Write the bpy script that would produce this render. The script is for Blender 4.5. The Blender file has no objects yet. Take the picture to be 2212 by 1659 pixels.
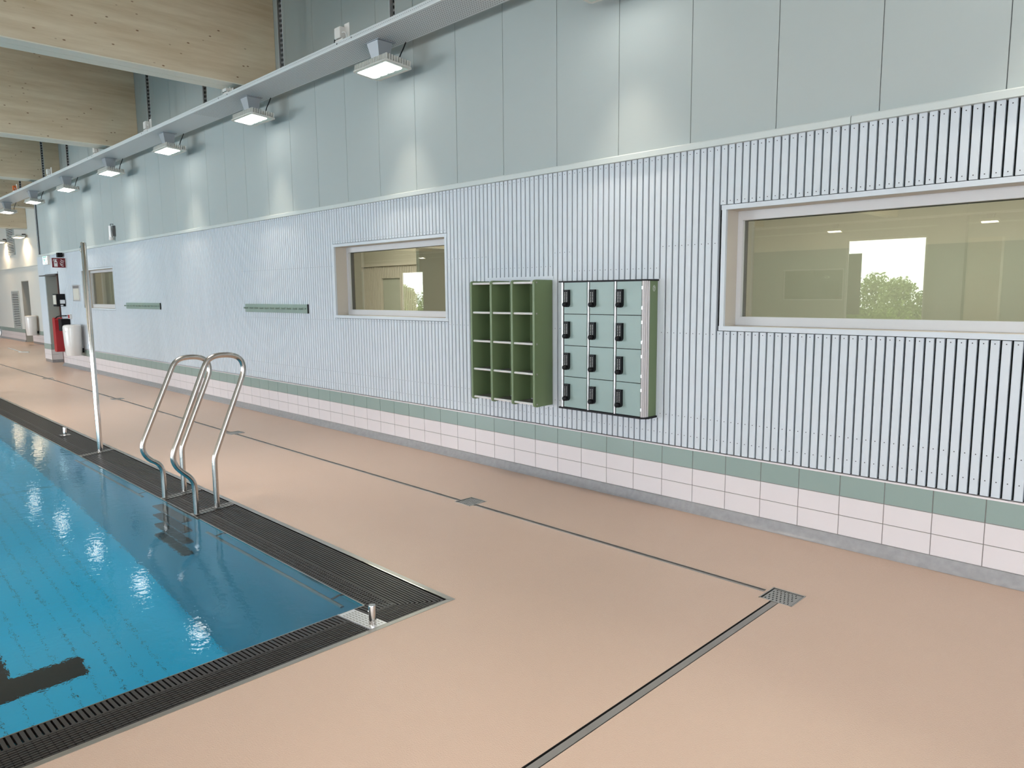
import bpy, bmesh, math, random
from mathutils import Vector, Matrix
random.seed(7)
S = bpy.context.scene
C = S.collection
PI = math.pi

# ------------------------------------------------------------------ camera
FPX, YAW, PITCH, ROLL = 1562.48, 0.784053, 0.125735, -0.009149
CAM = Vector((0, 0, 1.535))
fw = Vector((-math.sin(YAW)*math.cos(PITCH), math.cos(YAW)*math.cos(PITCH), -math.sin(PITCH)))
rt = Vector((math.cos(YAW), math.sin(YAW), 0)); up = rt.cross(fw)
r2 = math.cos(ROLL)*rt + math.sin(ROLL)*up
u2 = -math.sin(ROLL)*rt + math.cos(ROLL)*up
cam = bpy.data.objects.new('camera', bpy.data.cameras.new('camera'))
C.objects.link(cam)
cam.data.sensor_fit = 'HORIZONTAL'; cam.data.sensor_width = 36.0
cam.data.lens = FPX/2212*36.0
cam.data.clip_start = 0.05; cam.data.clip_end = 400
cam.matrix_world = Matrix(((r2.x, u2.x, -fw.x, CAM.x), (r2.y, u2.y, -fw.y, CAM.y), (r2.z, u2.z, -fw.z, CAM.z), (0, 0, 0, 1)))
S.camera = cam

# ------------------------------------------------------------------ world, exposure, daylight
w = bpy.data.worlds.new('overcast_sky'); S.world = w; w.use_nodes = True
bg = w.node_tree.nodes['Background']
bg.inputs[0].default_value = (0.86, 0.93, 1.0, 1); bg.inputs[1].default_value = 10.0
S.view_settings.view_transform = 'Standard'; S.view_settings.look = 'None'
S.view_settings.gamma = 1.0; S.view_settings.use_curve_mapping = False
S.view_settings.exposure = -0.73
S.cycles.max_bounces = 5; S.cycles.diffuse_bounces = 3; S.cycles.glossy_bounces = 4; S.cycles.transmission_bounces = 6
S.cycles.adaptive_threshold = 0.1; S.cycles.adaptive_min_samples = 16

def area_light(name, loc, rot, sx, sy, power, col=(1, 1, 1), parent=None, spread=PI):
    l = bpy.data.lights.new(name, 'AREA'); l.shape = 'RECTANGLE'; l.size = sx; l.size_y = sy
    l.energy = power; l.color = col; l.spread = spread; l.cycles.is_caustics_light = (name == 'added_downlight')
    o = bpy.data.objects.new(name, l); C.objects.link(o); o.location = loc; o.rotation_euler = rot
    if parent: o.parent = parent
    return o

Y0, YL, X0, X1, ZC = -17.6, 4.415, -40.0, 7.0, 5.25      # hall: front wall, back wall, left, right, ceiling
# daylight from unseen glazing added to the right end and front walls (openings built below)
DAY = (0.88, 0.94, 1.0)
EXTRA_RIGHT_GLAZING = [(-15.5, -10.5), (-9.5, -4.5), (-3.0, 1.6)]
EXTRA_FRONT_GLAZING = [(-29.0, -24.0), (-22.0, -16.0), (-4.2, 0.4), (1.6, 6.2)]
for a, b in EXTRA_RIGHT_GLAZING:
    area_light('fill_daylight', (X1-0.03, (a+b)/2, 1.9), (0, PI/2, 0), 2.9, b-a, 2.9*(b-a)*PI*0.7, DAY)
for a, b in EXTRA_FRONT_GLAZING:
    area_light('fill_daylight', ((a+b)/2, Y0+0.03, 1.9), (PI/2, 0, 0), b-a, 2.9, 2.9*(b-a)*PI*(34.0 if b < -10 else 13.0), DAY)

# ------------------------------------------------------------------ materials
def new_mat(name):
    m = bpy.data.materials.new(name); m.use_nodes = True
    return m, m.node_tree.nodes, m.node_tree.links
def s2l(c):
    return tuple(((v/255)/12.92 if v/255 <= 0.04045 else ((v/255+0.055)/1.055)**2.4) for v in c)
def mat(name, col, rough=0.5, metal=0.0, spec=0.5, noise=None, bump=None, emit=None, coat=0.0):
    """col in linear rgb. noise=(scale, amount, (sx,sy,sz)); bump=(scale, strength, distance)"""
    m, N, L = new_mat(name)
    b = N['Principled BSDF']
    b.inputs['Base Color'].default_value = (*col, 1); b.inputs['Roughness'].default_value = rough
    b.inputs['Metallic'].default_value = metal; b.inputs['Specular IOR Level'].default_value = spec
    b.inputs['Coat Weight'].default_value = coat
    tc = None
    if noise or bump:
        tc = N.new('ShaderNodeTexCoord')
    if noise:
        mp = N.new('ShaderNodeMapping'); L.new(tc.outputs['Object'], mp.inputs[0])
        mp.inputs['Scale'].default_value = noise[2] if len(noise) > 2 else (1, 1, 1)
        n = N.new('ShaderNodeTexNoise'); n.inputs['Scale'].default_value = noise[0]; n.inputs['Detail'].default_value = 5
        L.new(mp.outputs[0], n.inputs['Vector'])
        r = N.new('ShaderNodeValToRGB')
        r.color_ramp.elements[0].position = 0.3; r.color_ramp.elements[1].position = 0.7
        k = noise[1]
        r.color_ramp.elements[0].color = (*[max(0, c*(1-k)) for c in col], 1)
        r.color_ramp.elements[1].color = (*[min(1, c*(1+k)) for c in col], 1)
        L.new(n.outputs[0], r.inputs[0]); L.new(r.outputs[0], b.inputs['Base Color'])
    if bump:
        n = N.new('ShaderNodeTexNoise'); n.inputs['Scale'].default_value = bump[0]; n.inputs['Detail'].default_value = 3
        L.new(tc.outputs['Object'], n.inputs['Vector'])
        bp = N.new('ShaderNodeBump'); bp.inputs['Strength'].default_value = bump[1]; bp.inputs['Distance'].default_value = bump[2]
        L.new(n.outputs[0], bp.inputs['Height']); L.new(bp.outputs[0], b.inputs['Normal'])
    if emit:
        b.inputs['Emission Color'].default_value = (*emit[0], 1); b.inputs['Emission Strength'].default_value = emit[1]
    return m

M = {}
M['floor'] = mat('beige_resin_floor', (0.63, 0.455, 0.355), 0.24, spec=0.5, noise=(0.5, 0.05), bump=(190, 0.9, 0.003))
M['panel'] = mat('pale_wall_panel', (0.42, 0.465, 0.46), 0.6, spec=0.25, noise=(0.7, 0.015))
M['recess'] = mat('light_grey_wall_paint', (0.66, 0.68, 0.65), 0.6, spec=0.25)
M['panel_edge'] = mat('panel_joint_shadow_gap', (0.10, 0.11, 0.11), 0.8)
M['slat'] = mat('pale_slat_paint', (0.62, 0.67, 0.72), 0.45, spec=0.35, noise=(1.3, 0.03, (3, 3, 0.6)))
M['backing'] = mat('dark_slat_backing', (0.016, 0.018, 0.018), 0.9, spec=0.05)
M['ledge'] = mat('pale_ledge_paint', (0.56, 0.61, 0.60), 0.5)
M['tile'] = mat('white_pink_tile', (0.74, 0.69, 0.70), 0.28, spec=0.5, noise=(2.0, 0.02))
M['tile_green'] = mat('sage_green_tile', (0.275, 0.36, 0.33), 0.3, spec=0.5, noise=(2.0, 0.03))
M['grout'] = mat('grey_grout', (0.26, 0.235, 0.22), 0.9)
M['cove'] = mat('grey_cove_resin', (0.32, 0.315, 0.325), 0.3, spec=0.6, noise=(25, 0.10), bump=(70, 0.35, 0.003))
M['reveal'] = mat('beige_window_reveal', (0.58, 0.53, 0.46), 0.5)
M['frame'] = mat('light_grey_window_frame', (0.62, 0.62, 0.63), 0.4)
M['black'] = mat('black_plastic', (0.007, 0.007, 0.009), 0.5, spec=0.2)
M['gasket'] = mat('black_gasket', (0.005, 0.005, 0.005), 0.7)
M['cream'] = mat('cream_room_paint', (0.55, 0.52, 0.44), 0.7, noise=(0.6, 0.04))
M['cream_low'] = mat('greenish_room_paint', (0.42, 0.43, 0.37), 0.7, noise=(0.6, 0.04))
M['steel'] = mat('brushed_stainless', (0.52, 0.49, 0.46), 0.22, metal=1.0, noise=(6, 0.05, (1, 1, 12)))
M['chrome'] = mat('polished_stainless', (0.70, 0.68, 0.66), 0.12, metal=1.0)
M['steel_dull'] = mat('dull_stainless', (0.48, 0.46, 0.43), 0.38, metal=1.0, noise=(5, 0.08))
M['steel_cover'] = mat('matt_steel_cover', (0.30, 0.28, 0.265), 0.45, metal=0.35, noise=(5, 0.08))
M['alu'] = mat('silver_aluminium', (0.80, 0.79, 0.80), 0.32, metal=0.7)
M['alu_profile'] = mat('greyish_aluminium_profile', (0.50, 0.47, 0.47), 0.35, metal=0.3)
M['lip'] = mat('bright_aluminium_edge', (0.85, 0.85, 0.85), 0.35, metal=0.25)
M['grate'] = mat('dark_grey_plastic_grating', (0.042, 0.038, 0.037), 0.4, spec=0.35)
M['channel'] = mat('dark_gutter', (0.012, 0.011, 0.011), 0.8)
M['pool_floor'] = mat('turquoise_pool_liner_floor', (0.03, 0.50, 0.78), 0.6, noise=(0.4, 0.06))
M['pool_wall'] = mat('grey_blue_pool_wall', (0.15, 0.46, 0.58), 0.5, noise=(0.6, 0.06))
M['pool_mark'] = mat('black_lane_tile', (0.012, 0.012, 0.014), 0.5)
M['pool_line'] = mat('dark_weld_line', (0.03, 0.10, 0.13), 0.7)
M['green'] = mat('olive_green_laminate', (0.155, 0.215, 0.105), 0.45, noise=(1.2, 0.06))
M['sage'] = mat('sage_locker_door', (0.285, 0.385, 0.365), 0.4, noise=(1.2, 0.03))
M['shelf_grey'] = mat('grey_ribbed_shelf', (0.22, 0.20, 0.20), 0.5)
M['rack_green'] = mat('grey_green_rack', (0.25, 0.33, 0.285), 0.45)
M['wood'] = None
M['soffit'] = mat('pale_lit_beam_soffit', (0.78, 0.76, 0.65), 0.6, noise=(1, 0.03))  # pale underside, lightened further in place of bounce light from below
M['ceil'] = mat('white_ceiling_panel', (0.72, 0.73, 0.70), 0.8)
M['rail'] = mat('white_enamelled_tray', (0.66, 0.69, 0.70), 0.35, spec=0.4)
M['hole'] = mat('dark_perforation', (0.05, 0.055, 0.06), 0.9)
M['lamp_body'] = mat('cast_white_lamp_housing', (0.62, 0.62, 0.58), 0.5)
M['lamp_bracket'] = mat('galvanised_bracket', (0.38, 0.40, 0.43), 0.45, metal=0.4)
M['lamp_glass'] = mat('lamp_cover_glass', (0.60, 0.72, 0.66), 0.15)
M['white_plastic'] = mat('white_plastic', (0.74, 0.72, 0.69), 0.3)
M['white_gloss'] = mat('white_gloss_bin', (0.78, 0.76, 0.73), 0.2, coat=0.3)
M['red'] = mat('signal_red', (0.42, 0.015, 0.02), 0.35)
M['dark_red'] = mat('dark_red_sign', (0.20, 0.012, 0.018), 0.4)
M['orange'] = mat('orange_plastic', (0.65, 0.13, 0.02), 0.45)
M['brown'] = mat('dark_red_brown_frame', (0.085, 0.035, 0.028), 0.45)
M['door'] = mat('grey_door_leaf', (0.36, 0.37, 0.34), 0.5)
M['white'] = mat('white_print', (0.8, 0.8, 0.8), 0.5)
M['paper'] = mat('notice_paper', (0.62, 0.59, 0.52), 0.7)
M['grey_dark'] = mat('dark_grey_metal', (0.10, 0.10, 0.10), 0.4)
M['curtain'] = mat('tan_curtain_cloth', (0.50, 0.44, 0.33), 0.8)
M['led'] = mat('led_lens', (1, 1, 1), 0.4, emit=((1.0, 0.97, 0.92), 13))
M['exit_lit'] = mat('lit_exit_sign', (1, 1, 1), 0.4, emit=((0.80, 1.0, 0.97), 2.2))
M['exit_green'] = mat('exit_sign_green', (0.02, 0.25, 0.18), 0.4, emit=((0.05, 0.5, 0.4), 0.5))
M['sconce_lit'] = mat('warm_sconce_lens', (1, 1, 1), 0.4, emit=((1.0, 0.72, 0.42), 25))
M['grass'] = mat('outdoor_grass', (0.16, 0.24, 0.06), 0.9, noise=(0.8, 0.3))
M['leaf'] = mat('bush_leaf', (0.36, 0.46, 0.15), 0.7, noise=(0.9, 0.35))
M['leaf_dark'] = mat('bush_leaf_dark', (0.20, 0.31, 0.11), 0.7, noise=(0.9, 0.35))
M['bark'] = mat('bush_bark', (0.12, 0.09, 0.06), 0.9)

def make_wood():
    m, N, L = new_mat('pale_glulam_timber'); b = N['Principled BSDF']
    b.inputs['Roughness'].default_value = 0.6; b.inputs['Specular IOR Level'].default_value = 0.25
    tc = N.new('ShaderNodeTexCoord')
    mp = N.new('ShaderNodeMapping'); mp.inputs['Scale'].default_value = (1, 0.35, 4.0); L.new(tc.outputs['Object'], mp.inputs[0])
    n = N.new('ShaderNodeTexNoise'); n.inputs['Scale'].default_value = 2.0; n.inputs['Detail'].default_value = 8; n.inputs['Roughness'].default_value = 0.65
    L.new(mp.outputs[0], n.inputs['Vector'])
    r = N.new('ShaderNodeValToRGB'); e = r.color_ramp.elements
    e[0].position = 0.32; e[0].color = (0.58, 0.455, 0.30, 1); e[1].position = 0.75; e[1].color = (0.80, 0.70, 0.53, 1)
    L.new(n.outputs[0], r.inputs[0])
    # knots
    mp2 = N.new('ShaderNodeMapping'); mp2.inputs['Scale'].default_value = (0.2, 1.6, 3.4); L.new(tc.outputs['Object'], mp2.inputs[0])
    v = N.new('ShaderNodeTexVoronoi'); v.inputs['Scale'].default_value = 3.3; v.inputs['Randomness'].default_value = 1.0
    L.new(mp2.outputs[0], v.inputs['Vector'])
    kr = N.new('ShaderNodeValToRGB'); k = kr.color_ramp.elements
    k[0].position = 0.045; k[0].color = (1, 1, 1, 1); k[1].position = 0.10; k[1].color = (0, 0, 0, 1)
    L.new(v.outputs['Distance'], kr.inputs[0])
    mx = N.new('ShaderNodeMix'); mx.data_type = 'RGBA'
    n3 = N.new('ShaderNodeTexNoise'); n3.inputs['Scale'].default_value = 1.7; n3.inputs['Detail'].default_value = 1; L.new(tc.outputs['Object'], n3.inputs['Vector'])
    r3 = N.new('ShaderNodeValToRGB'); r3.color_ramp.elements[0].position = 0.42; r3.color_ramp.elements[1].position = 0.56; L.new(n3.outputs[0], r3.inputs[0])
    mm = N.new('ShaderNodeMath'); mm.operation = 'MULTIPLY'; L.new(kr.outputs[0], mm.inputs[0]); L.new(r3.outputs[0], mm.inputs[1])
    L.new(mm.outputs[0], mx.inputs[0]); L.new(r.outputs[0], mx.inputs[6]); mx.inputs[7].default_value = (0.22, 0.12, 0.06, 1)
    L.new(mx.outputs[2], b.inputs['Base Color'])
    return m
M['wood'] = make_wood()

def make_glass():
    m, N, L = new_mat('window_glass')
    N.remove(N['Principled BSDF']); out = N['Material Output']
    t = N.new('ShaderNodeBsdfTransparent'); t.inputs[0].default_value = (0.86, 0.88, 0.82, 1)
    g = N.new('ShaderNodeBsdfGlossy'); g.inputs['Roughness'].default_value = 0.0; g.inputs[0].default_value = (0.96, 0.93, 0.86, 1)
    lw = N.new('ShaderNodeLayerWeight'); lw.inputs[0].default_value = 0.5
    f = N.new('ShaderNodeMath'); f.operation = 'POWER'; f.inputs[1].default_value = 5.0; L.new(lw.outputs['Facing'], f.inputs[0])
    k = N.new('ShaderNodeMath'); k.operation = 'MULTIPLY_ADD'; k.inputs[1].default_value = 0.9; k.inputs[2].default_value = 0.105; k.use_clamp = True
    L.new(f.outputs[0], k.inputs[0])
    mx = N.new('ShaderNodeMixShader'); L.new(k.outputs[0], mx.inputs[0]); L.new(t.outputs[0], mx.inputs[1]); L.new(g.outputs[0], mx.inputs[2])
    L.new(mx.outputs[0], out.inputs[0])
    return m
M['glass'] = make_glass()

def make_water():
    m, N, L = new_mat('pool_water')
    N.remove(N['Principled BSDF']); out = N['Material Output']
    g = N.new('ShaderNodeBsdfGlass'); g.inputs['Roughness'].default_value = 0.0; g.inputs['IOR'].default_value = 1.33
    g.inputs[0].default_value = (0.93, 0.985, 1.0, 1)
    tc = N.new('ShaderNodeTexCoord')
    n = N.new('ShaderNodeTexNoise'); n.inputs['Scale'].default_value = 19.0; n.inputs['Detail'].default_value = 3.0; n.inputs['Roughness'].default_value = 0.5
    L.new(tc.outputs['Object'], n.inputs['Vector'])
    bp = N.new('ShaderNodeBump'); bp.inputs['Strength'].default_value = 1.0; bp.inputs['Distance'].default_value = 0.0010
    L.new(n.outputs[0], bp.inputs['Height']); L.new(bp.outputs[0], g.inputs['Normal'])
    L.new(g.outputs[0], out.inputs[0])
    return m
M['water'] = make_water()

# ------------------------------------------------------------------ mesh helpers
class MB:
    def __init__(s): s.v = []; s.f = []
    def quad(s, a, b, c, d):
        n = len(s.v); s.v += [tuple(a), tuple(b), tuple(c), tuple(d)]; s.f.append((n, n+1, n+2, n+3)); return s
    def box(s, x0, x1, y0, y1, z0, z1):
        if x0 > x1: x0, x1 = x1, x0
        if y0 > y1: y0, y1 = y1, y0
        if z0 > z1: z0, z1 = z1, z0
        n = len(s.v)
        s.v += [(x0, y0, z0), (x1, y0, z0), (x1, y1, z0), (x0, y1, z0), (x0, y0, z1), (x1, y0, z1), (x1, y1, z1), (x0, y1, z1)]
        s.f += [tuple(n+i for i in q) for q in ((0, 3, 2, 1), (4, 5, 6, 7), (0, 1, 5, 4), (1, 2, 6, 5), (2, 3, 7, 6), (3, 0, 4, 7))]
        return s
    def cbox(s, x0, x1, y0, y1, z0, z1, c=0.003):
        """box with chamfered vertical-front edges (towards -y)"""
        return s.prism([(x0, y1), (x0, y0+c), (x0+c, y0), (x1-c, y0), (x1, y0+c), (x1, y1)], z0, z1)
    def prism(s, pts, z0, z1):
        """polygon in xy extruded in z"""
        k = len(pts); n = len(s.v)
        ar = sum(pts[i][0]*pts[(i+1) % k][1]-pts[(i+1) % k][0]*pts[i][1] for i in range(k))
        if ar < 0: pts = pts[::-1]
        s.v += [(a, b, z0) for a, b in pts]+[(a, b, z1) for a, b in pts]
        s.f.append(tuple(n+i for i in reversed(range(k)))); s.f.append(tuple(n+k+i for i in range(k)))
        for i in range(k):
            j = (i+1) % k; s.f.append((n+i, n+j, n+k+j, n+k+i))
        return s
    def extrude_x(s, prof, x0, x1):
        """profile [(y,z)] extruded along x"""
        k = len(prof); n = len(s.v)
        ar = sum(prof[i][0]*prof[(i+1) % k][1]-prof[(i+1) % k][0]*prof[i][1] for i in range(k))
        if ar < 0: prof = prof[::-1]
        s.v += [(x0, a, b) for a, b in prof]+[(x1, a, b) for a, b in prof]
        s.f.append(tuple(n+i for i in reversed(range(k)))); s.f.append(tuple(n+k+i for i in range(k)))
        for i in range(k):
            j = (i+1) % k; s.f.append((n+i, n+j, n+k+j, n+k+i))
        return s
    def extrude_y(s, prof, y0, y1):
        """profile [(x,z)] extruded along y"""
        m0 = MB().extrude_x(prof, y0, y1); n = len(s.v)
        s.v += [(b, a, c) for a, b, c in m0.v]; s.f += [tuple(n+i for i in reversed(q)) for q in m0.f]
        return s
    def tube(s, pts, r, seg=10, cap=True):
        pts = [Vector(p) for p in pts]; n0 = len(s.v); prev = None
        for i, p in enumerate(pts):
            t = (pts[min(i+1, len(pts)-1)]-pts[max(i-1, 0)]).normalized()
            if prev is None:
                a = Vector((0, 0, 1)) if abs(t.z) < 0.9 else Vector((1, 0, 0))
                u = t.cross(a).normalized()
            else:
                u = (prev-t*prev.dot(t)).normalized()
            prev = u; v = t.cross(u)
            rr = r[i] if isinstance(r, (list, tuple)) else r
            for k in range(seg):
                a = 2*PI*k/seg; s.v.append(tuple(p+u*(rr*math.cos(a))+v*(rr*math.sin(a))))
        for i in range(len(pts)-1):
            for k in range(seg):
                k2 = (k+1) % seg; b = n0+i*seg
                s.f.append((b+k, b+k2, b+seg+k2, b+seg+k))
        if cap:
            s.f.append(tuple(n0+k for k in reversed(range(seg)))); b = n0+(len(pts)-1)*seg
            s.f.append(tuple(b+k for k in range(seg)))
        return s
    def lathe(s, prof, c=(0, 0, 0), seg=20, sx=1, sy=1):
        """prof [(r,z)]"""
        n0 = len(s.v)
        for r, z in prof:
            for k in range(seg):
                a = 2*PI*k/seg; s.v.append((c[0]+r*sx*math.cos(a), c[1]+r*sy*math.sin(a), c[2]+z))
        for i in range(len(prof)-1):
            for k in range(seg):
                k2 = (k+1) % seg; b = n0+i*seg
                s.f.append((b+k, b+k2, b+seg+k2, b+seg+k))
        s.f.append(tuple(n0+k for k in reversed(range(seg)))); b = n0+(len(prof)-1)*seg
        s.f.append(tuple(b+k for k in range(seg)))
        return s
    def mesh(s, name, m, smooth=False):
        me = bpy.data.meshes.new(name); me.from_pydata(s.v, [], s.f); me.update()
        if m is not None: me.materials.append(M[m] if isinstance(m, str) else m)
        if smooth:
            me.shade_smooth()
            try: me.set_sharp_from_angle(angle=math.radians(40))
            except Exception: pass
        return me
    def build(s, name, m, parent=None, smooth=False, bevel=0):
        me = s.mesh(name, m, smooth)
        if bevel:
            b = bmesh.new(); b.from_mesh(me)
            bmesh.ops.remove_doubles(b, verts=b.verts, dist=1e-6)
            bmesh.ops.bevel(b, geom=list(b.edges), offset=bevel, segments=2, affect='EDGES', clamp_overlap=True)
            b.to_mesh(me); b.free()
        return link(name, me, parent)
def link(name, me, parent=None, loc=(0, 0, 0)):
    o = bpy.data.objects.new(name, me); C.objects.link(o); o.location = loc
    if parent: o.parent = parent
    return o
def empty(name, loc=(0, 0, 0)):
    o = bpy.data.objects.new(name, None); C.objects.link(o); o.location = loc; o.empty_display_size = 0.1
    return o
def tag(o, label, cat, group=None, kind=None):
    o['label'] = label; o['category'] = cat
    if group: o['group'] = group
    if kind: o['kind'] = kind
    return o
def struct(o, label=None):
    o['kind'] = 'structure'
    if label: o['label'] = label
    return o
def kids(o): return list(o.children)
def arc(cx, cy, r, a0, a1, n):
    return [(cx+r*math.cos(a0+(a1-a0)*i/n), cy+r*math.sin(a0+(a1-a0)*i/n)) for i in range(n+1)]
def copy_tree(o, parent=None):
    c = o.copy(); C.objects.link(c); c.parent = parent
    for ch in kids(o): copy_tree(ch, c)
    return c

W = 4.375          # tile face
YS = 4.385         # slat face
YB = 5.85          # recessed wall at the far left
ZW = -0.027        # water level
PX, PY = -2.995, 1.93        # water corner
FX, FY = -2.675, 2.262       # outer edge of steel pool frame
PXL, PYL = -31.0, -13.0      # far ends of the pool
SLOTY = 3.435

# ================================================================== SETTING
# ---- floor: grid of cells with holes for pool, drains and channels
DR = [(-1.502, 3.424), (-3.905, 3.470), (-7.86, 3.462), (-11.83, 3.44), (-15.85, 3.44)]
DH = 0.085
holes = [(PXL, FX, PYL, FY), (-21.0, -1.60, SLOTY-0.018, SLOTY+0.018), (-1.526, -1.482, -3.0, 3.34)]
holes += [(x-DH, x+DH, y-DH, y+DH) for x, y in DR]
def grid_surface(x0, x1, y0, y1, z, holes, mb):
    xs = sorted(set([x0, x1]+[min(max(v, x0), x1) for h in holes for v in h[:2]]))
    ys = sorted(set([y0, y1]+[min(max(v, y0), y1) for h in holes for v in h[2:]]))
    idx = {}
    for i, x in enumerate(xs):
        for j, y in enumerate(ys):
            idx[i, j] = len(mb.v); mb.v.append((x, y, z))
    for i in range(len(xs)-1):
        for j in range(len(ys)-1):
            cx, cy = (xs[i]+xs[i+1])/2, (ys[j]+ys[j+1])/2
            if any(h[0] < cx < h[1] and h[2] < cy < h[3] for h in holes): continue
            mb.f.append((idx[i, j], idx[i+1, j], idx[i+1, j+1], idx[i, j+1]))
    return mb
floor = struct(grid_surface(X0, X1, Y0, YB, 0.0, holes, MB()).build('floor', 'floor'))

# ---- ceiling
struct(MB().box(X0, X1, Y0, YB, ZC, ZC+0.15).build('ceiling', 'ceil'))

# ---- back wall: dark backing with openings, then slats, tiles, panels, ledge as pieces
WIN = {  # opening x0,x1,z0,z1
    'small': (-16.74, -14.78, 1.303, 2.052), 'mid': (-7.147, -5.240, 1.302, 2.052), 'big': (-2.394, 0.60, 1.302, 2.056)}
DOOR = (-19.60, -18.57, 0.0, 2.04)
def wall_with_holes(x0, x1, z0, z1, y0, y1, hs):
    mb = MB()
    xs = sorted(set([x0, x1]+[v for h in hs for v in h[:2]])); zs = sorted(set([z0, z1]+[v for h in hs for v in h[2:]]))
    for i in range(len(xs)-1):
        run = None
        for j in range(len(zs)-1):
            cx, cz = (xs[i]+xs[i+1])/2, (zs[j]+zs[j+1])/2
            if any(h[0] < cx < h[1] and h[2] < cz < h[3] for h in hs): continue
            mb.box(xs[i], xs[i+1], y0, y1, zs[j], zs[j+1])
    return mb
hs = [(a-0.021, b+0.021, c-0.021, d+0.021) for a, b, c, d in WIN.values()]+[(DOOR[0]-0.021, DOOR[1], DOOR[2], DOOR[3])]
wall = struct(wall_with_holes(-20.2, X1, 0.0, ZC, YL, YL+0.10, hs).build('wall_back', 'backing'))
struct(wall_with_holes(-20.2, X1, 0.0, ZC, YL+0.10, YL+0.26, hs).build('wall_back_core', 'cream'))

# slats
TR = 0.034           # width of the flush trim around openings
SP, SW = 0.05023, 0.0392
ZB, ZT = 0.447, 2.463
SHELF = (-4.672, -3.892, 0.600, 1.664); LOCK = (-3.712, -2.888, 0.628, 1.622)
cuts = [(a-TR, b+TR, c-TR, d+TR) for a, b, c, d in (WIN['small'], WIN['mid'], WIN['big'])] + [SHELF, LOCK, (-19.66, -18.53, 0, 2.09)]
def slat_spans(xc):
    sp = [(ZB, ZT)]
    for a, b, c, d in cuts:
        if a < xc < b:
            out = []
            for z0, z1 in sp:
                if c > z0+0.02: out.append((z0, min(z1, c)))
                if d < z1-0.02: out.append((max(z0, d), z1))
            sp = out
    return sp
slat_mesh = {}
def slat_me(z0, z1):
    k = (round(z0, 3), round(z1, 3))
    if k not in slat_mesh:
        slat_mesh[k] = MB().cbox(-SW/2, SW/2, YS, YS+0.029, z0, z1, 0.0025).mesh('slat', 'slat')
    return slat_mesh[k]
far = MB(); screws = MB(); count = 0
def screw(mb, x, z, r=0.0034):
    n = len(mb.v); k = 6
    for i in range(k): mb.v.append((x+r*math.cos(2*PI*i/k), YS-0.0006, z+r*math.sin(2*PI*i/k)))
    mb.f.append(tuple(n+i for i in range(k)))
k = -96
while True:
    xc = -0.837-SP*k-SP/2; k += 1
    if xc < -20.18: break
    if xc > 6.9: continue
    for z0, z1 in slat_spans(xc):
        if -0.95 > 10: pass
        if xc < -0.45 and count < 300:
            link('slat', slat_me(z0, z1), wall, (xc, 0, 0)); count += 1
        else:
            far.cbox(xc-SW/2, xc+SW/2, YS, YS+0.029, z0, z1, 0.0025)
        zs = {z0+0.075, z1-0.024} if z1-z0 < 0.9 else {0.529, 0.663, 1.245, 1.845, 2.441}
        if z0 > 2.0: zs = {2.112, 2.441}
        if z1 < 1.3 and z0 < 0.5: zs = {0.529, 0.663, z1-0.018}
        if xc > -9.5:
            for z in zs:
                if z0+0.01 < z < z1-0.01: screw(screws, xc, z)
o = far.build('slat_far', 'slat', wall); o['kind'] = 'stuff'
o = screws.build('slat_screws', 'hole', wall); o['kind'] = 'stuff'
# solid fill behind shelf unit and lockers
MB().box(SHELF[0], SHELF[1], YS+0.004, YS+0.028, SHELF[2], SHELF[3]).build('mounting_board', 'slat', wall)
MB().box(SHELF[0], SHELF[1], YS-0.006, YS+0.02, SHELF[3]-0.022, SHELF[3]).build('board_trim', 'slat', wall)
MB().box(SHELF[0], SHELF[1], YS-0.006, YS+0.02, SHELF[2], SHELF[2]+0.016).build('board_trim', 'slat', wall)
MB().box(LOCK[0], LOCK[1], YS+0.004, YS+0.028, LOCK[2], LOCK[3]).build('mounting_board', 'slat', wall)

# tiles (three courses), sharing meshes
TP = 0.2497
rows = [(0.068, 0.1855, 'tile'), (0.190, 0.3035, 'tile'), (0.308, 0.432, 'tile_green')]
MB().box(-20.2, -19.60, W+0.004, YL+0.02, 0.0, 0.434).box(-18.57, X1, W+0.004, YL+0.02, 0.0, 0.434).build('grout_bed', 'grout', wall)
tme = [MB().cbox(-TP/2+0.002, TP/2-0.002, W, W+0.008, a, b, 0.0015).mesh('tile', m) for a, b, m in rows]
right = MB(); rightg = MB()
for k in range(-31, 78):
    xc = -0.846-TP*k-TP/2
    if xc < -20.1: break
    if DOOR[0]-0.1 < xc < DOOR[1]+0.02: continue
    for r, (a, b, m) in enumerate(rows):
        if k >= -1: link('tile', tme[r], wall, (xc, 0, 0))
        else: (rightg if r == 2 else right).cbox(xc-TP/2+0.002, xc+TP/2-0.002, W, W+0.008, a, b, 0.0015)
for mb, m in ((right, 'tile'), (rightg, 'tile_green')):
    o = mb.build('tile_run', m, wall); o['kind'] = 'stuff'
MB().extrude_x([(W-0.002, 0.433), (W+0.001, 0.4415), (YS+0.03, 0.4415), (YS+0.03, 0.433)], -18.57, X1).build('tile_edge_strip', 'tile', wall)

# upper panels
PP = 0.594
pme = MB().cbox(-PP/2+0.002, PP/2-0.002, 4.398, YL, 2.50, ZC, 0.002).mesh('wall_panel', 'panel')
MB().box(-20.0, X1, 4.4035, YL, 2.50, ZC).build('panel_joint', 'panel_edge', wall)
for k in range(-13, 33):
    xc = -0.898-PP*k-PP/2
    if xc-PP/2 < -20.0: break
    link('wall_panel', pme, wall, (xc, 0, 0))
# ledge boards
lp = [(4.352, ZT), (4.352, 2.500), (4.358, 2.507), (4.402, 2.516), (4.41, 2.516), (4.41, ZT)]
for a, b in ((-20.0, -1.627), (-1.623, X1)):
    MB().extrude_x(lp, a, b).build('ledge_board', 'ledge', wall)
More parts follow.
